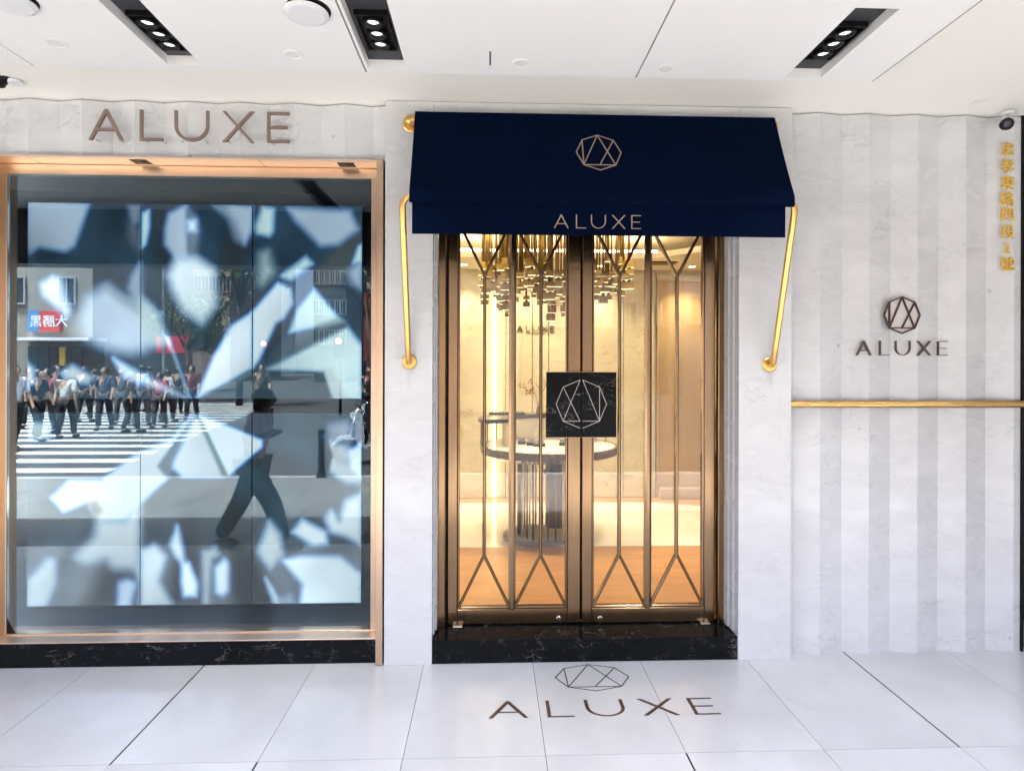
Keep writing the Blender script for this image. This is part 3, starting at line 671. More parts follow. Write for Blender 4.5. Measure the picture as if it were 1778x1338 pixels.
# canvas: a folded sheet with real thickness and a slight sag between the ends
prof = []
for i in range(17):
    t = i / 16; prof.append((TY + (LY - TY) * t, zt_ + (zl - zt_) * t - .012 * math.sin(math.pi * t)))
prof += [(LY - .004, zl - .018), (LY - .004, zl - .045), (LY + .006, VT + .004)]
mb = MB(); nx = 48; vs = []
def canvas(prof, xa, xb, th, ripple=0):
    mb = MB(); nx = 48; m_ = len(prof); vs = []
    for side in (0, 1):
        for i in range(nx + 1):
            x = xa + (xb - xa) * i / nx
            for k, (y, z) in enumerate(prof):
                wv = ripple * (math.sin(x * 9) * .5 + math.sin(x * 23 + 1) * .3) * (k / m_)
                vs.append((x, y + side * th + wv, z - side * th * .3))
    fs = []; Q = (nx + 1) * m_
    for i in range(nx):
        for k in range(m_ - 1):
            a = i * m_ + k; fs.append((a, a + 1, a + m_ + 1, a + m_)); fs.append((Q + a, Q + a + m_, Q + a + m_ + 1, Q + a + 1))
        for k in (0, m_ - 1): a = i * m_ + k; fs.append((a, a + m_, Q + a + m_, Q + a))
    for i in (0, nx):
        for k in range(m_ - 1): a = i * m_ + k; fs.append((a, a + 1, Q + a + 1, Q + a))
    mb.sm = False; mb.add(vs, fs); return mb
canvas(prof, AL, AR, .004).build('canopy', M['navy'], aw)
canvas([(LY + .016, VT + .01 - (VT - VB + .01) * i / 8) for i in range(9)], AL + .012, AR - .040, .003, .004).build('valance', M['navy'], aw)
MB().box((AL + .005, LY + .008, zl - .05), (AR - .005, LY + .014, zl - .004)).build('front_bar', M['navy'], aw)
# side cheeks
for x in (AL + .001, AR - .004):
    MB().add([(x, TY + .005, zt_ - .01), (x, LY + .006, zl - .02), (x, LY + .01, VT), (x, .0, zt_ - .06), (x + .003, TY + .005, zt_ - .01), (x + .003, LY + .006, zl - .02), (x + .003, LY + .01, VT), (x + .003, .0, zt_ - .06)],
             [(0, 1, 2, 3), (7, 6, 5, 4), (0, 4, 5, 1), (1, 5, 6, 2), (2, 6, 7, 3), (3, 7, 4, 0)]) if False else None
zr = Z(205, TY, 710) - .002
MB().cyl((AL - .028, TY + .025, zt_ - .035), (AR + .018, TY + .025, zt_ - .035), .026, n=20).build('roller_bar', M['brass'], aw)
for x in (AL - .032, AR + .004):
    b = MB().lathe([(0, -.012), (.040, -.012), (.046, -.008), (.046, 0)], (x, -.001, zt_ - .035), 24, 'Y')
    b.tube([(x, -.005, zt_ - .035), (x, TY + .02, zt_ - .035)], .024); b.build('bracket', M['brass'], aw)
# arms
for (ub, vb, ut, sgn) in ((711, 628, 700, 1), (1336, 633, 1381, -1)):
    bx_, bz_ = XZ(ub, vb, 0.0); tx_, tz_ = XZ(ut, 350, LY + .03)
    tx_ = bx_; ztop = VT + .04
    pts = [(bx_, -.002, bz_), (bx_, -.035, bz_ + .0), (bx_, -.045, bz_ + .012)]
    for i in range(1, 9): t = i / 9; pts.append((bx_, -.045 - (-.045 - (LY + .03)) * t, bz_ + .012 + (ztop - .07 - bz_) * t))
    for i in range(7): a = R(90 * i / 6); pts.append((bx_ + sgn * (.05 - .05 * math.cos(a)), LY + .03, ztop - .05 + .05 * math.sin(a)))
    pts.append((bx_ + sgn * .085, LY + .03, ztop))
    a_ = MB().tube(pts, .0165, 14).build('arm', M['brass'], aw)
    MB().lathe([(0, -.011), (.036, -.011), (.041, -.007), (.041, -.0005)], (bx_, 0, bz_), 28, 'Y').build('wall_flange', M['brass'], a_)
# print
dY, dZ = LY - TY, zl - zt_; ln = math.hypot(dY, dZ); W_ = Vector((0, -dY / ln, -dZ / ln)); Nn = Vector((0, dZ / ln, -dY / ln)); 
if Nn.y > 0: Nn = -Nn
te = .47; c = Vector((X(1040, (TY + LY) / 2, 262), TY + dY * te, zt_ + dZ * te - .012 * math.sin(math.pi * te)))
emblem(aw, c + Nn * .0005, (1, 0, 0), tuple(W_), tuple(Nn), .118, .0058, .0012, M['awn_print'], name='print_line')
xa = X(962, LY, 384); xb = X(1114, LY, 384); zz = Z(396, LY, 1040)
word(aw, (xa, LY + .0095, zz), (1, 0, 0), (0, 0, 1), (0, 1, 0), (xb - xa) / 6.41, .058, .002, M['awn_print'], tv=.08, name='print_letter')

# ================================================================== DOORS
DY = .19
fr = thing('door_frame', 'bronze frame and jambs around the pair of glass doors', 'door frame', ((DO_L + DO_R) / 2, DY, STEP))
jl0, jl1 = DO_L + .0165, X(774.5, DY); jr0, jr1 = X(1245, DY), DO_R - .0165
DTT = 2.60
MB().cbox((jl0, DY - .025, STEP + .0005), (jl1, DY + .08, DTT), .004).build('jamb', M['bronze'], fr)
MB().cbox((jr0, DY - .025, STEP + .0005), (jr1, DY + .08, DTT), .004).build('jamb', M['bronze'], fr)
MB().cbox((jl1, DY - .02, DTT - .05), (jr0, DY + .08, DTT), .004).build('head', M['bronze'], fr)
MB().box((jl1 + .0005, DY + .055, STEP + .001), (jl1 + .009, DY + .079, DTT - .051)).build('stop', M['black'], fr)
MB().box((jr0 - .009, DY + .055, STEP + .001), (jr0 - .0005, DY + .079, DTT - .051)).build('stop', M['black'], fr)
LEAF_T = DTT - .056
def leaf(lab, uo0, uo1, ui0, ui1, umid, uthin, xplate, gap, boltu):
    xa, xb = X(uo0, DY), X(uo1, DY); ga, gb = X(ui0, DY), X(ui1, DY)
    t = thing('glass_door', lab, 'door', ((xa + xb) / 2, DY, STEP), 'pair of bronze and glass entrance doors')
    zb = STEP + .006; zr_ = Z(1057, DY, 900); y0, y1 = DY, DY + .045; zt2 = LEAF_T - .06
    ga_, gb_ = (ga, gb)
    MB().cbox((xa, y0, zb), (ga_, y1, LEAF_T), .004).build('stile', M['bronze'], t)
    MB().cbox((gb_, y0, zb), (xb, y1, LEAF_T), .004).build('stile', M['bronze'], t)
    MB().cbox((ga_ + .0005, y0 + .002, zb), (gb_ - .0005, y1, zr_), .003).build('bottom_rail', M['bronze'], t)
    MB().cbox((ga_ + .0005, y0 + .002, zt2), (gb_ - .0005, y1, LEAF_T), .003).build('top_rail', M['bronze'], t)
    # glazing bead
    bd = .012
    for q in ((ga_, ga_ + bd), (gb_ - bd, gb_)):
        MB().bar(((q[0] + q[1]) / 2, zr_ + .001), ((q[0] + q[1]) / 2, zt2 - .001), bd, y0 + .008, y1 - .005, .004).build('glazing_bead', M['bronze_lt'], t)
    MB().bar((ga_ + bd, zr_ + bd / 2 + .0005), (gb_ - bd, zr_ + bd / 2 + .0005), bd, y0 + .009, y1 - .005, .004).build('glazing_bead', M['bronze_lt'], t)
    g = MB().box((ga_ + .002, y0 + .024, zr_ - .005), (gb_ - .002, y0 + .030, zt2 + .005)).build('glass', M['door_glass'], t)
    mx_ = X(umid, DY); zA = Z(966, DY, 900); zBt = zt2 - (zA - zr_)
    MB().bar((mx_, zr_ + .003), (mx_, zt2 - .001), .042, y0 - .003, y0 + .0225, .008).build('mullion', M['bronze'], t)
    for u, (e0, e1) in zip(uthin, ((ga_ + bd * .7, mx_ - .017), (mx_ + .017, gb_ - bd * .7))):
        x = X(u, DY); x = (e0 + e1) / 2
        MB().bar((x, zA - .004), (x, zBt + .004), .019, y0 + .001, y0 + .0223, .006).build('glazing_bar', M['bronze'], t)
        for sgn, e in ((-1, e0), (1, e1)):
            MB().bar((x + sgn * .002, zA + .002), (e, zr_ + .012), .0165, y0 + .0025 + .0006 * sgn, y0 + .0221, .006).build('glazing_bar', M['bronze'], t)
            MB().bar((x + sgn * .002, zBt - .002), (e, zt2 - .012), .0165, y0 + .0025 + .0006 * sgn, y0 + .0221, .006).build('glazing_bar', M['bronze'], t)
    if gap > 0: MB().box((xb - .006, y0 + .046, zb), (xb + .012, y0 + .052, LEAF_T)).build('meeting_seal', M['black'], t)
    bx = X(boltu, DY, 1072); bz = Z(1073, DY, boltu)
    MB().lathe([(0, -.008), (.011, -.008), (.015, -.004), (.015, 0)], (bx, y0 + .002, bz), 20, 'Y').build('floor_bolt', M['chrome'], t)
    # black marble push plate with half of the emblem
    pa, pb = xplate; pz0, pz1 = Z(759, .10, 1010), Z(646, .10, 1010); PYY = .10
    p = MB().cbox((pa, PYY, pz0), (pb, PYY + .022, pz1), .002).build('handle_plate', M['black_marble'], t)
    eg = .004
    MB().box((pa + .001, PYY + .0225, pz0 - .004), (pb - .001, PYY + .027, pz1 + .002)).build('plate_edge', M['copper'], p)
    for zz in (pz0 + .06, pz1 - .06):
        xm = (xa + ga_) / 2 if gap < 0 else (gb_ + xb) / 2
        MB().cyl((xm, PYY + .0275, zz), (xm, y0 + .001, zz), .009, n=10).build('standoff', M['bronze'], p)
    cx_ = pb if gap > 0 else pa; cz = (pz0 + pz1) / 2 + .004; rad = (pz1 - pz0) * .37; e = .006
    o8 = OCT; sx = -1 if gap > 0 else 1
    off = cx_ + sx * e
    # half-octagon points on this side
    if gap > 0: pts = [(0, 1), o8[1], o8[2], o8[3], (0, -1)]; ln_ = list(zip(pts, pts[1:])) + [((0, 1), o8[3]), (o8[1], (0, o8[3][1])), ((0, o8[3][1]), o8[3])]
    else: pts = [(0, 1), o8[7], o8[6], o8[5], (0, -1)]; ln_ = list(zip(pts, pts[1:])) + [((0, 1), o8[5]), (o8[7], o8[5]), ((0, o8[5][1]), o8[5])]
    emblem(p, (off, PYY - .0003, cz), (1, 0, 0), (0, 0, 1), (0, -1, 0), rad, .0031, .0006, mat('emblem_silver', (.42, .38, .34), .3, .6), lines=ln_)
    return t
leaf('glass door with bronze chevron bars, the one nearer the display window', 778, 1008.5, 795, 986, 890, (841, 940), (X(948.5, .10), X(1009.3, .10)), 1, 970)
leaf('glass door with bronze chevron bars, the one nearer the fluted wall', 1011.0, 1241.5, 1029, 1224, 1126, (1073, 1173), (X(1010.0, .10), X(1070.5, .10)), -1, 1042)
for u, lab, sg2 in ((795, 'small chrome floor pivot at the foot of the door nearer the window', 1), (1222, 'small chrome floor pivot at the foot of the door nearer the fluted wall', -1)):
    x = X(u, .185, 1084)
    tag(MB().cbox((x - .028, .155, STEP + .0005), (x + .028, .187, STEP + .010), .003).build('floor_pivot', M['chrome'], base=(x, .17, STEP)), lab, 'door pivot', 'floor pivots of the glass doors')

# ================================================================== SHOP INTERIOR
FZ = STEP; BY = 3.5; RX0, RX1 = -.95, 3.9; RC = 2.86
rm = thing('shop_room', None, None, (1.2, 2, FZ), kind='structure')
fb = FZ - .006
MB().box((RX0, .623, -.02), (RX1, BY + .3, fb)).box((DO_L - .029, .2435, -.02), (DO_R + .029, .622, fb)).build('subfloor', M['joint'], rm)
k = 0; y = .243
while y < 1.62:
    x = RX0 + random.random() * .5 - .5
    while x < RX1:
        L_ = random.uniform(.9, 1.5); a, b = max(x, RX0), min(x + L_, RX1)
        if y < .62: a, b = max(a, DO_L - .028), min(b, DO_R + .028)
        if b - a > .05: MB().box((a + .0006, y + .0006, fb), (b - .0006, y + .1094, FZ)).build('floorboard', random.choice((M['wood'], M['wood_b'])), rm)
        x += L_
    y += .11
y0c = y
# cream stone area with a rounded far corner, wood beyond
xcr, ycr = X(1222, 2.4, 945), 3.28
MB().box((RX0, y0c + .001, fb), (RX1, BY, FZ - .003)).build('wood_floor', M['wood'], rm)
out = [(RX0, y0c + .001), (2.75, y0c + .001), (2.75, 2.2)]
for i in range(13): a = R(90 * i / 12); out.append((1.55 + 1.2 * math.cos(a) * 1.0, 2.2 + 1.05 * math.sin(a)))
out += [(RX0, 3.25)]
mb = MB(); prism(mb, out, [], (0, 0, FZ - .0025), (1, 0, 0), (0, 1, 0), (0, 0, 1), .0028); mb.build('cream_floor', M['cream'], rm)
# walls
MB().box((RX0 - .1, .5, FZ - .1), (RX0, BY + .3, CEIL - .003)).build('side_wall', M['beige'], rm)
MB().box((RX1, .5, FZ - .1), (RX1 + .1, BY + .3, CEIL - .003)).build('side_wall', M['beige'], rm)
MB().box((RX0, .49, .0), (DO_L - .031, .62, CEIL - .003)).build('front_wall', M['beige'], rm)
MB().box((DO_R + .031, .49, .0), (RX1, .62, CEIL - .003)).build('front_wall', M['beige'], rm)
MB().box((DO_L - .03, .501, DT + .05), (DO_R + .03, .62, CEIL - .003)).build('front_wall', M['beige'], rm)
# rear wall of marble planks, joints open 4 mm
x = RX0 + .001; i = 0
BX1 = X(1139, BY, 700)
while x < BX1 - .01:
    wd = (.30, .22, .34, .26, .30, .19)[i % 6]; b = min(x + wd, BX1)
    MB().cbox((x + .004, BY + (.006 if i % 2 else 0), FZ), (b - .004, BY + .05, RC + .2), .004).build('wall_plank', M['beige'], rm); x = b; i += 1
MB().box((RX0, BY + .051, FZ - .1), (RX1, BY + .2, CEIL - .003)).build('rear_wall', mat('joint_tan', (.25, .18, .1), .7), rm)
# ceiling with raised tray and hidden cove light
cr = X(1162, 2.75, 470); cf = .85; cb = 2.75; cl = -.55
RCZ = 2.74
MB().box((RX0, .62, RCZ), (cl, BY, RCZ + .06)).build('ceiling_slab', M['room_ceil'], rm)
MB().box((cr + .25, .62, RCZ), (RX1, BY, RCZ + .06)).build('ceiling_slab', M['room_ceil'], rm)
MB().box((cl + .0005, cb, RCZ), (cr + .2495, BY, RCZ + .06)).build('ceiling_slab', M['room_ceil'], rm)
MB().box((cl + .0005, .62, RCZ), (cr + .2495, cf, RCZ + .06)).build('ceiling_slab', M['room_ceil'], rm)
mb = MB(); prism(mb, [(cr - .15, cb - .0005), (cr + .2495, cb - .0005), (cr + .2495, 2.3)], [], (0, 0, RCZ + .0005), (1, 0, 0), (0, 1, 0), (0, 0, 1), .059); mb.build('ceiling_slab', M['room_ceil'], rm)
MB().box((RX0, .62, 2.98), (RX1, BY + .05, 3.04)).build('ceiling_tray', M['room_ceil'], rm)
cv = thing('cove_light', 'warm hidden strip light running round the raised ceiling tray in the shop', 'cove light', (1, 2, 2.83))
MB().box((cl + .02, cb + .08, RCZ + .07), (cr - .1, cb + .11, RCZ + .10)).build('led_run', M['cove'], cv)
MB().box((cl + .02, cf - .12, RCZ + .07), (cr + .1, cf - .09, RCZ + .10)).build('led_run', M['cove'], cv)
MB().box((cr + .30, cf, RCZ + .07), (cr + .33, 2.3, RCZ + .10)).build('led_run', M['cove'], cv)
MB().box((cl - .12, cf, RCZ + .07), (cl - .09, cb, RCZ + .10)).build('led_run', M['cove'], cv)
# air diffuser
ax, az = X(1146, 3.0, 452), 0
ac = thing('ceiling_diffuser', 'dark square air outlet in the shop ceiling right of the chandelier', 'air vent', (ax, 2.6, RCZ))
MB().box((ax - .11, 2.90, RCZ - .012), (ax + .16, 3.07, RCZ - .001)).build('diffuser_frame', M['dkbronze'], ac)
for i in range(5): MB().box((ax - .10, 2.915 + i * .03, RCZ - .018), (ax + .15, 2.921 + i * .03, RCZ - .0125)).build('vane', M['cabinet'], ac)
# downlights in the shop: real lamps
def spot(x, y, z, e, col=(1, .84, .57), size=1.9, lab='', blend=.9, grp='warm downlights in the shop ceiling'):
    t = thing('downlight', lab, 'downlight', (x, y, z), grp)
    MB().lathe([(.030, -.002), (.048, -.006), (.052, 0)], (x, y, z), 24).build('rim', M['white_pl'], t)
    MB().lathe([(0, -.001), (.0295, -.001)], (x, y, z), 24).build('lens', mat('downlight_lens', (1, 1, 1), .3, emit=col, estr=3), t)
    l = bpy.data.lights.new('lamp', 'SPOT'); l.energy = e * .49; l.color = col; l.spot_size = size; l.spot_blend = blend; l.shadow_soft_size = .04
    o = bpy.data.objects.new('lamp', l); COL.objects.link(o); o.parent = t; o.location = (0, 0, -.02)
    return t
XC = X(1182, 3.3, 500)
spot(-.3, 3.22, RCZ, 9, lab='small downlight washing the beige marble wall by the bright vertical strip')
spot(.45, 3.22, RCZ, 9, lab='small downlight washing the beige marble wall above the inner lettering')
spot(1.2, 3.22, RCZ, 9, lab='small downlight washing the beige marble wall behind the second door')
spot(XC + .1, 3.22, RCZ, 12, lab='small downlight above the golden cabinet panel')
spot(-.1, 1.2, 2.98, 20, lab='downlight over the oak floor inside the first door', size=2.2)
spot(1.3, 1.2, 2.98, 20, lab='downlight over the oak floor inside the second door', size=2.2)
spot(.45, 2.35, 2.98, 16, lab='downlight above the round jewellery table', size=2.0)
# vertical light strip
vx = X(858.5, BY - .02, 650)
tag(MB().box((vx - .010, BY - .032, Z(862, BY - .03, 858)), (vx + .010, BY - .002, RCZ - .002)).build('light_strip', M['strip'], base=(vx, BY, FZ)), 'bright vertical light strip on the beige marble wall behind the table', 'light strip')
# golden panel + bench
gp = thing('cabinet', 'tall golden panel recess with a low ledge seen through the second door', 'cabinet', (X(1182, BY, 860), BY, FZ))
xa, xb = X(1140, BY, 600), RX1 - .01; zt2 = Z(487, BY, 1180)
MB().box((xa + .02, BY - .002, FZ + .11), (xb, BY + .05, zt2 - .02)).build('panel', M['cabinet'], gp)
MB().cbox((xa, BY - .03, FZ), (xa + .019, BY + .05, zt2), .002).build('side_trim', M['cabinet'], gp)
MB().cbox((xa + .0195, BY - .03, zt2 - .019), (xb, BY + .05, zt2), .002).build('head_trim', M['cabinet'], gp)
MB().cbox((xa + .0195, BY - .12, FZ), (xb, BY - .0025, FZ + .12), .004).build('ledge', mat('ledge_tan', (.50, .40, .28), .4), gp)
MB().box((xa, BY + .0, zt2 + .001), (xb, BY + .05, RC + .2)).build('upper_panel', M['beige'], gp)
# inner lettering
si = thing('wall_sign', 'small dark ALUXE letters on the beige wall inside the shop', 'sign', (X(930, BY, 570), BY, Z(576, BY, 930)))
xa = X(897, BY, 570); xb = X(962, BY, 570); word(si, (xa, BY - .012, Z(576, BY, 930)), (1, 0, 0), (0, 0, 1), (0, 1, 0), (xb - xa) / 6.41, .1, .010, M['letter_dk'])

# jewellery table
TYc = 1.95; tcx = X(953, TYc, 780); tz = Z(775, TYc, 950); tR = (X(1072, TYc, 775) - X(836, TYc, 775)) / 2
tb = thing('display_table', 'round pedestal jewellery table with a raised curved counter and brown rim', 'display table', (tcx, TYc, FZ))
MB().lathe([(0, tz + .02), (tR - .03, tz + .02)], (tcx, TYc, 0), 64).build('table_top', M['table_white'], tb)
MB().lathe([(tR - .03, tz + .021), (tR, tz + .021), (tR + .004, tz), (tR, tz - .04), (tR * .86, tz - .075), (.2, tz - .09), (0, tz - .09)], (tcx, TYc, 0), 64).build('table_rim', M['brownstone'], tb)
uz = Z(720, TYc + .3, 900)
ring = [(tR - .30, tz + .021), (tR - .30, uz - .03), (tR - .01, uz - .03), (tR - .01, tz + .022)]
MB().lathe([(tR - .20, tz + .021), (tR - .20, uz - .035)], (tcx - .01, TYc + .0, 0), 48, a0=15, a1=215).build('curved_counter', M['table_white'], tb)
MB().lathe([(tR - .25, uz - .034), (tR + .005, uz - .034), (tR + .015, uz - .015), (tR + .005, uz), (tR - .25, uz), (tR - .25, uz - .034)], (tcx - .01, TYc, 0), 56, a0=10, a1=200).build('counter_top', M['dkbronze'], tb)
for a in range(20, 215, 15):
    px_, py_ = tcx - .01 + (tR - .012) * math.cos(R(a)), TYc + (tR - .012) * math.sin(R(a))
    MB().cyl((px_, py_, tz + .022), (px_, py_, uz - .035), .006, n=8).build('counter_post', M['ch_brass'], tb)
MB().cyl((tcx + .06, TYc, FZ + .10), (tcx + .06, TYc, tz - .09), .09, n=28).build('pedestal', M['smoke'], tb)
MB().lathe([(.09, tz - .24), (.115, tz - .235), (.115, tz - .21), (.09, tz - .2)], (tcx + .06, TYc, 0), 28).build('collar', M['dkbronze'], tb)
for k in range(26):
    a = R(360 * k / 26); rr = .27
    MB().cyl((tcx + rr * math.cos(a), TYc + rr * math.sin(a), FZ + .04), (tcx + rr * math.cos(a), TYc + rr * math.sin(a), tz - .08), .008, n=8).build('cage_rod', M['ch_brass'] if k % 3 else M['table_white'], tb)
bR = (X(990, TYc, 935) - X(873, TYc, 935)) / 2; bx2 = X(932, TYc, 935)
MB().lathe([(0, FZ + .04), (bR - .02, FZ + .04), (bR, FZ + .03), (bR, FZ + .001)], (bx2, TYc, 0), 56).build('base', mat('grey_base', (.22, .21, .22), .3), tb)
# trays and jewellery blocks on top
k = 0
for (u, dy, s_, lab) in ((906, .02, .035, 'small black ring box, first from the curved counter'), (922, -.06, .04, 'black ring box with a slanted lid, second along the table'), (936, -.13, .05, 'larger black tray of rings near the table centre'), (978, -.08, .035, 'small black ring box beside the push plate')):
    x = X(u, TYc + dy, 770); z = tz + .0212
    b = thing('ring_box', lab, 'ring box', (x, TYc + dy, z), 'black ring boxes on the round table')
    MB().cbox((x - s_, TYc + dy - s_ * .7, z), (x + s_, TYc + dy + s_ * .7, z + .025), .003).build('box_base', M['black'], b)
    MB().add([(x - s_ * .8, TYc + dy - s_ * .5, z + .0255), (x + s_ * .8, TYc + dy - s_ * .5, z + .0255), (x + s_ * .8, TYc + dy + s_ * .5, z + .0255), (x - s_ * .8, TYc + dy + s_ * .5, z + .0255), (x - s_ * .8, TYc + dy + s_ * .5, z + .05), (x + s_ * .8, TYc + dy + s_ * .5, z + .05)],
             [(3, 2, 1, 0), (0, 1, 5, 4), (1, 2, 5), (0, 4, 3), (2, 3, 4, 5)]).build('pad', mat('grey_velvet', (.12, .12, .12), .9), b)
# tray on the raised counter with comb of stones
x = X(880, TYc + .38, 712); 
ty_ = thing('jewellery_tray', 'long black jewellery tray lying on the raised curved counter', 'tray', (x, TYc + .38, uz))
MB().cbox((x - .17, TYc + .33, uz + .0005), (x + .17, TYc + .43, uz + .016), .003).build('tray_base', M['black'], ty_)
for i in range(9): MB().sphere((x - .14 + i * .035, TYc + .38, uz + .022), .009, 5).build('stone', M['chrome'], ty_)
# dried flowers
fx = X(935, TYc + .3, 700)
fw = thing('dried_flowers', 'sprig of reddish dried flowers in a small vase behind the push plate', 'flowers', (fx, TYc + .25, uz))
MB().lathe([(.02, 0), (.028, .03), (.018, .07), (.014, .09)], (fx, TYc + .25, uz), 16).build('vase', M['brownstone'], fw)
fm = mat('dried_flower', (.28, .10, .05), .8)
for i in range(8):
    a = random.uniform(-1, 1) * .16; b = random.uniform(-.5, .5) * .12; h = random.uniform(.14, .26)
    mb = MB(); mb.tube([(fx, TYc + .25, uz + .07), (fx + a * .4, TYc + .25 + b * .4, uz + .07 + h * .6), (fx + a, TYc + .25 + b, uz + .07 + h)], .0016, 5)
    for j in range(7): mb.sphere((fx + a + random.gauss(0, .014), TYc + .25 + b + random.gauss(0, .01), uz + .07 + h + random.gauss(0, .016)), .007, 4)
    mb.build('stem', fm, fw)

# chandelier
CY = 1.75; ch = thing('chandelier', 'brass chandelier of many small blocks on thin rods over the table', 'chandelier', (X(958, CY, 500), CY, 2.975))
MB().box((X(830, CY) , CY - .35, 2.962), (X(1090, CY), CY + .35, 2.9795)).build('ceiling_plate', M['ch_brass'], ch)
u0, u1 = 832, 1092; cnt = 0
for i in range(130):
    yy = CY + random.uniform(-.34, .34); fu = random.random(); u = u0 + 4 + (u1 - u0 - 8) * fu
    x = X(u, CY); e = abs(fu - .42) * 2; low = 532 - 40 * max(0, e - .15) + random.uniform(-14, 0); hi = 458
    zc = Z(random.uniform(hi, low) , CY, 950)
    MB().cyl((x, yy, zc), (x, yy, 2.962), .008, n=6).build('rod', M['ch_brass'], ch)
    nb_ = random.choice((1, 2, 2, 3)); z = zc
    for k in range(nb_):
        w_ = random.uniform(.022, .040); h_ = random.uniform(.034, .058); 
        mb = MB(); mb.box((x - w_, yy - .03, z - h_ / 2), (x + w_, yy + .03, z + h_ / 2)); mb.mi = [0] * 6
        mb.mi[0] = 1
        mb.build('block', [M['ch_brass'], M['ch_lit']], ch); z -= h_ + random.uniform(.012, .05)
        if k < nb_ - 1: MB().box((x - .012, yy - .012, z + h_ * .3), (x + .012, yy + .012, z + h_ * .5 + .04)).build('spacer', M['dkbronze'], ch)

# ================================================================== CEILING FITTINGS
def disc(u, v, r, lab):
    # on the lowered panel unless near the wall
    zc = PAN; b = (HOR - v) / FPX; D = (zc - CAM_Z) / b
    x, z = XZ(u, v, D - CAM_D); y = D - CAM_D
    return x, y, zc
for u, v, lab in ((98, 92, 'faint round downlight in the ceiling above the letter A end of the sign'), (510, 103, 'faint round downlight in the ceiling above the letter E end of the sign'),
                  (905, 110, 'faint round downlight above the awning near the ceiling slit'), (1155, 115, 'faint round downlight above the awning beside the dark panel joint')):
    x, y, z = disc(u, v, .04, lab)
    t = thing('downlight', lab, 'downlight', (x, y, z), 'small round downlights in the arcade ceiling')
    MB().lathe([(.030, -.001), (.032, -.003), (.042, -.003), (.045, -.0005)], (x, y, z), 28).build('rim', M['ceil'], t)
    MB().lathe([(0, -.0015), (.0295, -.0015)], (x, y, z), 24).build('lens', mat('faint_lens', (.80, .79, .76), .5), t)
b = (HOR - 160) / FPX; D = (CEIL - CAM_Z) / b; x, z = XZ(1700, 160, D - CAM_D); y = D - CAM_D
t = thing('downlight', 'faint round downlight in the raised ceiling above the fluted wall', 'downlight', (x, y, CEIL), 'small round downlights in the arcade ceiling')
MB().lathe([(.034, -.001), (.036, -.003), (.045, -.003), (.048, -.0005)], (x, y, CEIL), 28).build('rim', M['ceil_hi'], t)
MB().lathe([(0, -.0015), (.0335, -.0015)], (x, y, CEIL), 24).build('lens', M['white_pl'], t)
# round covers
for u, v, lab in ((532, 27, 'round white ceiling speaker cover hanging slightly off its dark hole'), (18, 20, 'round white ceiling cover at the corner farthest from the awning')):
    D = (PAN - CAM_Z) / ((HOR - v) / FPX); x, _ = XZ(u, v, D - CAM_D); y = D - CAM_D
    t = thing('ceiling_speaker', lab, 'ceiling speaker', (x, y, PAN), 'round speaker covers in the arcade ceiling')
    MB().lathe([(0, -.0015), (.084, -.0015), (.085, -.0003)], (x + .012, y - .008, PAN), 40).build('opening', M['black'], t)
    MB().lathe([(0, -.022), (.070, -.021), (.084, -.015), (.086, -.010), (.080, -.006)], (x, y, PAN), 48).build('cover', M['white_pl'], t)

def cctv(P, aim, lab, bracket):
    t = thing('security_camera', lab, 'security camera', P, 'security cameras under the ceiling')
    P = Vector(P); aim = Vector(aim).normalized()
    b = MB(); b.cyl(P - aim * .05, P + aim * .03, .031, n=24); b.build('body', M['black'], t)
    b = MB(); b.cyl(P + aim * .0305, P + aim * .042, .033, .027, n=24); b.build('hood', M['black'], t)
    b = MB(); b.cyl(P + aim * .0425, P + aim * .044, .016, n=18); b.build('lens', mat('camera_lens', (.02, .02, .025), .05), t)
    b = MB(); b.tube([P + Vector((0, .01, .03)), P + Vector((.01, .025, .05))] + [Vector(q) for q in bracket], .012, 10); b.build('bracket', M['white_pl'], t)
    q = Vector(bracket[-1]); b = MB(); b.cyl(q - Vector((0, 0, .002)), q + Vector((0, 0, .02)) if q.z < CEIL - .03 else q - Vector((0, 0, .018)), .032, n=20); b.build('mount', M['white_pl'], t)
x, z = XZ(1745, 217, -.02)
cctv((x, -.03, z), (-.80, -1, -.38), 'black bullet security camera on a white bracket above the gold address characters', [(x + .035, .0, z + .03), (x + .035, .0, CEIL - .002)])
x, z = XZ(6, 138, -.15)
cctv((x, -.16, z), (-.8, .3, -.5), 'black bullet security camera on a white bracket at the window end of the ceiling', [(x + .06, -.15, z + .05), (x + .06, -.15, CEIL - .002)])

# ================================================================== STREET SEEN IN THE REFLECTIONS
def skin_mesh(verts, edges, radii, root=0, sub=2):
    me = bpy.data.meshes.new('sk'); me.from_pydata(verts, edges, []); o = bpy.data.objects.new('sk', me); COL.objects.link(o)
    md = o.modifiers.new('s', 'SKIN')
    for i, r in enumerate(radii):
        me.skin_vertices[0].data[i].radius = (r, r) if not isinstance(r, tuple) else r
    me.skin_vertices[0].data[root].use_root = True
    sb = o.modifiers.new('u', 'SUBSURF'); sb.levels = sub; sb.render_levels = sub
    dg = bpy.context.evaluated_depsgraph_get(); out = bpy.data.meshes.new_from_object(o.evaluated_get(dg)); bpy.data.objects.remove(o)
    for p in out.polygons: p.use_smooth = True
    return out
def addmesh(name, me, m, parent):
    me.materials.clear(); me.materials.append(m); o = bpy.data.objects.new(name, me); COL.objects.link(o); o.parent = parent; o['_w'] = parent['_w']; return o
cm = {}
def cloth(c):
    if c not in cm: cm[c] = mat('cloth', c, .85, var=.1, vscale=6)
    return cm[c]
SKIN = mat('skin', (.42, .25, .17), .55); HAIR = mat('hair', (.012, .010, .009), .5)
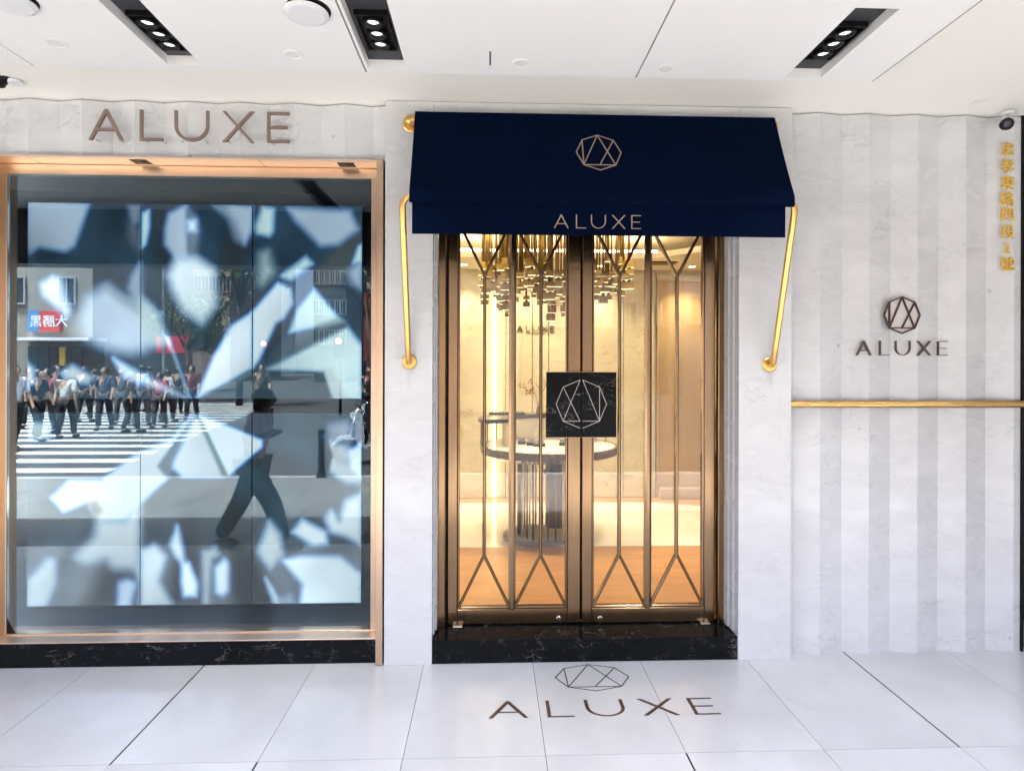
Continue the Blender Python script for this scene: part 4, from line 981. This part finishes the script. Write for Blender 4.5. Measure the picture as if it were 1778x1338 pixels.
def person(lab, loc, face, h=1.65, shirt=(.6, .6, .6), trousers=(.03, .03, .04), stride=.25, arm=None, lean=0.0, hair=HAIR, long=False, baggy=False):
    """built facing +X, then turned; stride = half distance between the feet"""
    t = thing('person', lab, 'person', loc); t.rotation_euler = (0, 0, face); s = h / 1.65
    t['_w'] = (0, 0, 0)
    st_ = stride; P = {}
    hip = .86; kn = .46
    P['pel'] = (0, 0, .92); P['wa'] = (lean * .3, 0, 1.06); P['ch'] = (lean * .7, 0, 1.26); P['nk'] = (lean, 0, 1.42); P['hd'] = (lean + .03, 0, 1.50); P['tp'] = (lean + .03, 0, 1.60)
    for sd_, sg_ in (('l', 1), ('r', -1)):
        f = sg_ * st_
        P['h' + sd_] = (0, .09 * sg_, .86); P['k' + sd_] = (f * .55 + .04, .09 * sg_, .47); P['a' + sd_] = (f - .02, .09 * sg_, .09); P['t' + sd_] = (f + .14, .10 * sg_, .035)
        P['s' + sd_] = (lean * .9, .17 * sg_, 1.36)
        ax_ = -sg_ * st_ * .6
        if arm and sd_ in arm: P['e' + sd_], P['w' + sd_], P['f' + sd_] = arm[sd_]
        else: P['e' + sd_] = (lean * .5 + ax_ * .4, .23 * sg_, 1.10); P['w' + sd_] = (lean * .5 + ax_ * 1.0 + .06, .24 * sg_, .88); P['f' + sd_] = (lean * .5 + ax_ * 1.1 + .08, .24 * sg_, .80)
    for k_ in P: P[k_] = tuple(c * s for c in P[k_])
    rad = dict(pel=(.13, .10), wa=(.125, .09), ch=(.15, .10), nk=.052, hd=.085, tp=.075)
    for q in 'lr': rad.update({'h' + q: .085, 'k' + q: .058, 'a' + q: .036, 't' + q: .035, 's' + q: .055, 'e' + q: .042, 'w' + q: .028, 'f' + q: .03})
    def mk(names, pairs, grow=1.0, add=0.0, root=0, over={}):
        idx = {n: i for i, n in enumerate(names)}; rr = []
        for n in names:
            r = over.get(n, rad[n]); rr.append(tuple((c * grow + add) * s for c in r) if isinstance(r, tuple) else (r * grow + add) * s)
        return skin_mesh([P[n] for n in names], [(idx[a], idx[b]) for a, b in pairs], rr, root)
    allp = [('pel', 'wa'), ('wa', 'ch'), ('ch', 'nk'), ('nk', 'hd'), ('hd', 'tp')] + [p for q in 'lr' for p in (('pel', 'h' + q), ('h' + q, 'k' + q), ('k' + q, 'a' + q), ('a' + q, 't' + q), ('ch', 's' + q), ('s' + q, 'e' + q), ('e' + q, 'w' + q), ('w' + q, 'f' + q))]
    addmesh('body', mk(list(P), allp), SKIN, t)
    addmesh('shirt', mk(['pel', 'wa', 'ch', 'sl', 'sr', 'el', 'er'], [('pel', 'wa'), ('wa', 'ch'), ('ch', 'sl'), ('ch', 'sr'), ('sl', 'el'), ('sr', 'er')], 1.06, .014), cloth(shirt), t)
    addmesh('trousers', mk(['pel', 'hl', 'hr', 'kl', 'kr', 'al', 'ar'], [('pel', 'hl'), ('pel', 'hr'), ('hl', 'kl'), ('hr', 'kr'), ('kl', 'al'), ('kr', 'ar')], 1.0, .014, over={'al': .068, 'ar': .068, 'kl': .088, 'kr': .088, 'hl': .115, 'hr': .115} if baggy else {'al': .05, 'ar': .05, 'kl': .065, 'kr': .065}), cloth(trousers), t)
    for q in 'lr':
        b = MB(); a = P['a' + q]; e = P['t' + q]; b.sphere(((a[0] + e[0]) / 2, a[1], .045 * s), .13 * s, 8, (1, .38, .36)); b.build('shoe', cloth((.02, .02, .02)), None).parent = t
    hd_ = P['hd']; b = MB(); b.sphere((hd_[0] - .018 * s, 0, hd_[2] + .045 * s), .112 * s, 10, (1, .92, 1.0)); 
    if long: b.sphere((hd_[0] - .055 * s, 0, hd_[2] - .04 * s), .09 * s, 8, (.7, 1, 1.3))
    o = b.build('hair', hair, None); o.parent = t
    b = MB(); b.sphere((hd_[0] + .062 * s, 0, hd_[2] + .028 * s), .062 * s, 8, (.72, .95, 1.25)); b.sphere((hd_[0] + .112 * s, 0, hd_[2] + .02 * s), .014 * s, 5); o = b.build('face', SKIN, None); o.parent = t
    for sg_ in (-1, 1):
        b = MB(); b.sphere((hd_[0] + .1 * s, .024 * sg_ * s, hd_[2] + .045 * s), .008 * s, 5); o = b.build('eye', HAIR, None); o.parent = t
    return t
# the woman walking past
wx, wy, _ = MIR(444, 945, 5.45)
person('woman in a mauve blouse and dark trousers striding past, reflected in the window', (wx, wy, 0), 0.0, 1.44, (.90, .42, .54), (.030, .034, .044), .36,
       arm={'l': ((.03, .25, 1.10), (.22, .16, 1.20), (.27, .12, 1.24)), 'r': ((-.02, -.25, 1.10), (.17, -.19, 1.16), (.24, -.15, 1.20))}, lean=.09, baggy=True, hair=mat('auburn_hair', (.06, .025, .015), .5), long=True)
crowd = [(27, 768, 12.6, 1.76, (.85, .84, .88), (.008, .008, .01), 0.4, 'man in a white shirt and black trousers at the near end of the crossing'),
 (85, 735, 15.5, 1.66, (.40, .10, .08), (.03, .03, .03), 1.4, 'person in a rust red top among the crowd on the crossing'),
 (118, 745, 14.6, 1.64, (.75, .72, .66), (.02, .02, .02), -1.6, 'person in a white top with a backpack strap walking away on the crossing'),
 (185, 730, 16.5, 1.70, (.05, .07, .14), (.02, .02, .03), 1.5, 'person in a patterned navy shirt on the crossing'),
 (148, 725, 18.5, 1.7, (.02, .02, .02), (.03, .03, .03), -1.5, 'person in black standing among the crossing crowd'),
 (215, 722, 18.0, 1.66, (.10, .11, .12), (.05, .05, .06), 1.6, 'person in charcoal at the middle of the crossing'),
 (248, 722, 17.5, 1.76, (.28, .40, .66), (.10, .11, .13), -1.4, 'person in a light blue shirt walking away on the crossing'),
 (280, 722, 17.0, 1.55, (.45, .03, .04), (.04, .03, .03), 1.7, 'person in a bright red top on the crossing'),
 (292, 718, 18.6, 1.62, (.60, .58, .55), (.06, .02, .03), -1.2, 'person in a pale cardigan beside the red top on the crossing'),
 (335, 716, 19.5, 1.74, (.18, .02, .03), (.02, .02, .02), 1.5, 'person in a dark red jacket at the far end of the crossing'),
 (55, 728, 17.2, 1.68, (.03, .04, .05), (.02, .02, .02), 1.2, 'person in dark clothes behind the white shirted man'),
 (455, 716, 19.0, 1.78, (.07, .07, .06), (.02, .02, .02), 1.3, 'man in a dark olive jacket standing by the far kerb'),
 (100, 722, 20.5, 1.74, (.05, .05, .055), (.02, .02, .02), 0.6, 'tall person in dark grey at the back of the crossing crowd'),
 (168, 719, 21.5, 1.60, (.02, .03, .03), (.03, .03, .04), 2.4, 'short person in dark green turning away at the back of the crowd'),
 (230, 735, 15.8, 1.58, (.03, .02, .02), (.02, .02, .02), -0.7, 'person in a dark brown coat walking across near the crowd'),
 (262, 715, 23.0, 1.70, (.12, .10, .14), (.04, .04, .05), 2.9, 'person in dull violet at the back of the crowd'),
 (310, 716, 22.0, 1.66, (.03, .03, .05), (.02, .02, .02), -2.0, 'person in dark navy beyond the bright red top'),
 (68, 745, 14.2, 1.66, (.02, .02, .02), (.01, .01, .01), 0.2, 'person in a black coat striding behind the white shirted man'),
 (640, 718, 17.6, 1.72, (.01, .01, .012), (.01, .01, .01), 1.3, 'person in black beside the parked scooters')]
for (u, v, D, h, sh, tr_, fc, lab) in crowd:
    x, y, z = MIR(u, v, D); person(lab, (x, y, -.14), fc, h, tuple(c * .75 for c in sh), tr_, .16)

# scooters
def scooter(lab, loc, rz, col):
    t = thing('motor_scooter', lab, 'scooter', loc, 'scooters parked at the kerb'); t.rotation_euler = (0, 0, rz); t['_w'] = (0, 0, 0)
    bm_ = mat('scooter_paint', col, .2, coat=.5)
    for x in (-.62, .62):
        w_ = MB().lathe([(.13, -.045), (.21, -.05), (.235, -.03), (.24, 0), (.235, .03), (.21, .05), (.13, .045)], (x, 0, .24), 28, 'Y').build('wheel', M['black'], t)
        MB().lathe([(.0, -.03), (.125, -.035), (.13, 0), (.125, .035), (0, .03)], (x, 0, .24), 18, 'Y').build('rim', M['chrome'], w_)
    def shell(outl, w0, name, m):
        b = MB(); prism(b, outl, [], (0, -w0, 0), (1, 0, 0), (0, 0, 1), (0, 1, 0), 2 * w0); b.build(name, m, t)
    shell([(-.85, .55), (-.80, .72), (-.25, .66), (-.15, .42), (-.3, .30), (-.45, .5), (-.7, .52)], .13, 'rear_body', bm_)
    shell([(-.45, .26), (.30, .26), (.38, .34), (.1, .32), (-.2, .36), (-.45, .34)], .16, 'footboard', bm_)
    shell([(.30, .27), (.42, .36), (.46, .90), (.38, 1.0), (.34, .95), (.30, .5)], .17, 'front_shield', bm_)
    shell([(.42, .45), (.55, .52), (.72, .50), (.84, .36), (.66, .46), (.5, .44)], .08, 'front_fender', bm_)
    shell([(-.82, .725), (-.78, .80), (-.3, .78), (-.22, .72), (-.3, .67)], .12, 'seat', M['black'])
    MB().tube([(.40, -.33, 1.03), (.36, -.12, 1.02), (.38, 0, 1.0), (.36, .12, 1.02), (.40, .33, 1.03)], .016, 8).build('handlebar', M['black'], t)
    MB().tube([(.40, 0, .98), (.62, 0, .24)], .03, 8).build('fork', M['chrome'], t)
    MB().lathe([(0, .03), (.05, .025), (.065, 0)], (.47, 0, .88), 16, 'Y').build('headlight', M['lens'], t)
    for sg_ in (-1, 1):
        b = MB(); b.tube([(.38, .22 * sg_, 1.03), (.36, .28 * sg_, 1.18)], .006, 6); b.sphere((.36, .29 * sg_, 1.22), .055, 6, (.3, 1.2, .8)); b.build('mirror', M['black'], t)
x, y, z = MIR(656, 800, 11.0); scooter('white scooter parked at the kerb, nose towards the shop', (x + .05, y, -.14), R(160), (.65, .65, .66))
x, y, z = MIR(640, 770, 13.0); scooter('dark scooter parked just behind the white one', (x + .4, y, -.14), R(172), (.03, .03, .035))
x, y, z = MIR(640, 770, 13.6); scooter('maroon scooter parked farthest along the kerb', (x + 1.3, y, -.14), R(178), (.16, .02, .03))
# bollard
x, y, z = MIR(560, 830, 8.9)
bo = thing('bollard', 'dark metal bollard on the pavement edge reflected in the window', 'bollard', (x, y, 0))
MB().lathe([(.075, -.012), (.06, .05), (.05, .1), (.045, .60), (.055, .62), (.05, .68), (0, .70)], (x, y, 0), 20).build('post', M['black'], bo)

# buildings opposite
def facade(lab, x0, x1, yb, h, wallc, nwx, nwz, wz0, floor_h, win=(.55, 1.3), dep=10, sill=True, cat='building', name='building'):
    cx_ = (x0 + x1) / 2; t = thing(name, lab, cat, (cx_, yb, -.15)); wm = mat('facade', tuple(c * .62 for c in wallc), .8, var=.1, vscale=.6, bump=.1, bscale=8)
    MB().box((x0, yb - dep, -.16), (x1, yb, h)).build('wall', wm, t)
    MB().box((x0 - .15, yb - dep, h), (x1 + .15, yb + .25, h + .35)).build('parapet', wm, t)
    gm = mat('window_pane', (.03, .04, .05), .08)
    bx_, by_, bz_ = t['_w']; fw_, fh_ = win
    me_f = MB().box((-fw_, 0, 0), (fw_, .10, .08)).box((-fw_, 0, fh_ - .08), (fw_, .10, fh_)).box((-fw_, 0, .08), (-fw_ + .08, .10, fh_ - .08)).box((fw_ - .08, 0, .08), (fw_, .10, fh_ - .08)).box((-.03, 0, .08), (.03, .09, fh_ - .08)).mesh('window', mat('window_frame', (.33, .32, .30), .5))
    me_p = MB().box((-fw_ + .08, .01, .08), (fw_ - .08, .03, fh_ - .08)).mesh('pane', gm)
    for j in range(nwz):
        for i in range(nwx):
            o = bpy.data.objects.new('window', me_f); COL.objects.link(o); o.parent = t
            o.location = (x0 + (x1 - x0) * (i + .5) / nwx - bx_, yb + .003 - by_, wz0 + j * floor_h - bz_)
            p = bpy.data.objects.new('pane', me_p); COL.objects.link(p); p.parent = o
    return t, wm
Ly = -27.0
def mx(u, D): return MIR(u, 633, D)[0]
b1, _ = facade('cream building with a few dark windows opposite, reflected at the window edge', mx(-120, 30), mx(148, 30), Ly, 13, (.42, .39, .32), 3, 3, 4.6, 2.4, (.45, 1.4))
b2, _ = facade('grey brick building with dense windows beyond the crossing', mx(150, 68), mx(243, 68), 3.6 - 68, 24, (.25, .22, .23), 9, 6, 3.6, 2.9, (.28, 1.7))
b3, _ = facade('tall grey office block with narrow paired windows', mx(245, 72), mx(312, 72), 3.6 - 72, 30, (.36, .33, .32), 8, 8, 3.8, 2.7, (.24, 1.6))
b4, wm4 = facade('pinkish stone corner building with dark arches at street level', mx(314, 62), mx(400, 62), 3.6 - 62, 24, (.42, .30, .25), 7, 4, 9.0, 2.8, (.42, 1.7))
b5, _ = facade('brown shaded building behind the tree', mx(402, 76), mx(440, 76), 3.6 - 76, 30, (.16, .13, .12), 4, 8, 3.5, 3.0, (.3, 1.6))
b6, _ = facade('sunlit pale tower far down the side street', mx(442, 110), mx(482, 110), 3.6 - 110, 44, (.72, .72, .70), 6, 12, 4, 3.2, (.4, 1.8))
b7, _ = facade('dark grey block beside the traffic light', mx(545, 60), mx(600, 60), 3.6 - 60, 24, (.12, .12, .13), 6, 6, 3.6, 3.0, (.35, 1.5))
b8, _ = facade('pale block with close-set windows at the far corner', mx(602, 74), mx(700, 74), 3.6 - 74, 34, (.60, .58, .52), 12, 9, 3.6, 2.9, (.35, 1.6))
facade('long beige office block facing the shop entrance across the road', mx(704, 34), mx(900, 34), -30.5, 19, (.34, .30, .25), 6, 5, 4.0, 3.0, (.5, 1.7))
facade('dark brown apartment block facing the fluted wall across the road', mx(905, 36), mx(1180, 36), -32.5, 22, (.22, .18, .15), 8, 6, 4.0, 3.0, (.5, 1.6))
facade('grey tiled block at the far end of the street opposite', mx(1190, 33), mx(1650, 33), -29.5, 18, (.30, .30, .31), 10, 5, 4.0, 3.0, (.5, 1.6))
facade('ochre corner building beyond the cream one, away from the entrance', mx(-520, 31), mx(-130, 31), -27.5, 18, (.38, .30, .20), 8, 5, 4.0, 3.0, (.5, 1.6))
for u in (346, 370):
    x = mx(u, 62); mb = MB(); prism(mb, [(-.75, 0), (.75, 0), (.75, 2.0)] + [(.75 * math.cos(a), 2.0 + 1.1 * math.sin(a)) for a in [math.pi * i / 10 for i in range(1, 10)]] + [(-.75, 2.0)], [], (x, 3.63 - 62, 3.2), (1.2, 0, 0), (0, 0, 1.2), (0, 1, 0), .05); mb.build('arch', mat('arch_shadow', (.03, .025, .025), .6), b4)
MB().box((mx(314, 62) , 3.601 - 62, 8.0), (mx(400, 62), 3.9 - 62, 8.5)).build('cornice', wm4, b4)
# shopfronts and canopy at street level under the cream building
sf = thing('shop_canopy', 'long white canopy with dark shopfronts beneath the cream building', 'canopy', (mx(60, 29), Ly + .6, 0))
MB().box((mx(5, 29), Ly + .02, 2.75), (mx(150, 29), Ly + 1.4, 2.9)).build('canopy_roof', M['white_pl'], sf)
for i in range(7):
    a = mx(8 + i * 20, 29); MB().box((a, Ly + .02, -.1), (a + (mx(26, 29) - mx(8, 29)), Ly + .12, 2.5)).build('shop_window', mat('shop_dark', (.04 + .02 * (i % 3), .04, .04), .2), sf)
yp = thing('shop_sign', 'small yellow hanging sign under the white canopy', 'sign', (mx(66, 28), Ly + 1, 2))
MB().box((mx(60, 28), Ly + .9, 1.55), (mx(71, 28), Ly + .98, 2.45)).build('sign_board', mat('yellow_sign', (.75, .5, .05), .5), yp)
rs = thing('shop_sign', 'blue and red shop signboard with white characters on the cream building', 'sign', (mx(60, 29), Ly + .2, 3.2))
xa, xb, xc = mx(30, 29.6), mx(50, 29.6), mx(86, 29.6)
MB().box((xa, Ly + .05, 3.25), (xb - .01, Ly + .3, 4.25)).build('blue_board', mat('blue_board', (.06, .22, .45), .5), rs)
MB().box((xb, Ly + .05, 3.25), (xc, Ly + .3, 4.25)).build('red_board', mat('red_board', (.55, .05, .04), .5), rs)
c = bpy.data.curves.new('t', 'FONT'); c.body = '大勝黑'; c.extrude = .02; c.size = .62; c.resolution_u = 1; c.align_x = 'CENTER'
to = bpy.data.objects.new('t', c); COL.objects.link(to); me = bpy.data.meshes.new_from_object(to.evaluated_get(bpy.context.evaluated_depsgraph_get())); bpy.data.objects.remove(to)
for q in me.vertices: q.co = (-q.co.x + (xb + xc) / 2 - rs.location[0], Ly + .325 + q.co.z - rs.location[1], q.co.y + 3.52 - rs.location[2])
me.flip_normals(); me.materials.clear(); me.materials.append(M['white_pl']); o = bpy.data.objects.new('characters', me); COL.objects.link(o); o.parent = rs
ps = thing('billboard', 'purple and white advertising board on the tall grey block', 'billboard', (mx(262, 70), -66, 9))
MB().box((mx(246, 70), -66.8, 10.2), (mx(257, 70), -66.4, 13)).build('white_board', M['white_pl'], ps)
MB().box((mx(257.5, 70), -66.8, 10.2), (mx(270, 70), -66.4, 13)).build('purple_board', mat('purple_board', (.2, .12, .6), .5), ps)
rd2 = thing('shop_sign', 'bright red shop fascia at the far end of the crossing', 'sign', (mx(290, 30), Ly, 2.5))
MB().box((mx(262, 31), Ly - 1.2, 2.2), (mx(318, 31), Ly - .9, 3.1)).build('sign_board', mat('red_fascia', (.6, .04, .05), .5), rd2)
rd3 = thing('shop_sign', 'dull red signboard beside the far scooter row', 'sign', (mx(640, 30), Ly, 2.5))
MB().box((mx(628, 31), Ly - 1.2, 1.8), (mx(668, 31), Ly - .9, 5.4)).build('sign_board', mat('dull_red', (.25, .03, .03), .6), rd3)

# trees: trunk, limbs, crown of leaf clumps
leafm = [mat('leaf', (.045, .085, .03), .7, var=.3, vscale=2), mat('leaf_b', (.08, .12, .045), .7, var=.3, vscale=2)]
def tree(lab, x, y, h, r):
    t = thing('street_tree', lab, 'tree', (x, y, -.14), 'street trees across the road')
    mb = MB(); mb.tube([(x, y, -.14), (x + .05, y, h * .3), (x - .05, y + .05, h * .55)], [.16, .12, .08], 8)
    rnd = random.Random(int(x * 10)); cl = []
    for i in range(7):
        a = rnd.uniform(0, 6.28); e = (x + r * .6 * math.cos(a), y + r * .6 * math.sin(a), h * rnd.uniform(.6, .92)); cl.append(e)
        mb.tube([(x, y, h * .45), ((x + e[0]) / 2, (y + e[1]) / 2, h * .62), e], [.07, .045, .02], 6)
    mb.build('trunk', mat('bark', (.09, .07, .05), .9), t)
    mb = MB()
    for i in range(1600):
        c_ = rnd.choice(cl); q = Vector((rnd.gauss(c_[0], r * .27), rnd.gauss(c_[1], r * .27), rnd.gauss(c_[2], r * .22)))
        n = Vector((rnd.gauss(0, 1), rnd.gauss(0, 1), rnd.gauss(0, 1))).normalized(); u = n.orthogonal().normalized(); w_ = n.cross(u); s_ = rnd.uniform(.07, .14)
        mb.cur = rnd.randint(0, 1); mb.add([q + u * s_, q + w_ * s_ * .6, q - u * s_, q - w_ * s_ * .6], [(0, 1, 2, 3)])
    mb.build('crown', leafm, t)
tree('small street tree in front of the pink arched building', mx(325, 29), Ly + 1.5, 5.0, 1.5)
tree('large dark street tree at the far kerb by the scooters', mx(640, 20), -16.5, 7.0, 2.2)
tree('tall tree shading the brown building', mx(415, 26), -22.5, 9.0, 2.0)
# street lamp and traffic light
x = mx(283, 24); sl_ = thing('street_lamp', 'curved grey street lamp rising beyond the crosswalk', 'street lamp', (x, -20.5, -.14))
MB().tube([(x, -20.5, -.14), (x, -20.5, 5.6), (x - .1, -20.5, 6.3), (x - .6, -20.5, 6.8), (x - 1.5, -20.5, 7.0)], .06, 8).build('pole', mat('galvanised', (.4, .4, .4), .4, .6), sl_)
MB().sphere((x - 1.7, -20.5, 6.97), .3, 8, (1, .5, .3)).build('lamp_head', M['white_pl'], sl_)
for (u, D, lab) in ((592, 21, 'traffic light glowing red in front of the dark grey block'), (463, 24, 'distant traffic light glowing red by the pale tower')):
    x, y, _ = MIR(u, 633, D); tl_ = thing('traffic_light', lab, 'traffic light', (x, y, -.14), 'traffic lights across the road'); zz = 2.15
    MB().cyl((x, y, -.14), (x, y, zz + .5), .05, n=10).build('pole', M['black'], tl_)
    MB().box((x - .17, y + .06, zz - .3), (x + .17, y + .26, zz + .5)).build('housing', M['black'], tl_)
    MB().lathe([(0, .02), (.11, .005)], (x, y + .261, zz + .3), 16, 'Y').build('red_lamp', mat('red_lamp', (1, .1, .05), .4, emit=(1, .12, .05), estr=4), tl_)
for o in bpy.data.objects:
    if '_w' in o: del o['_w']
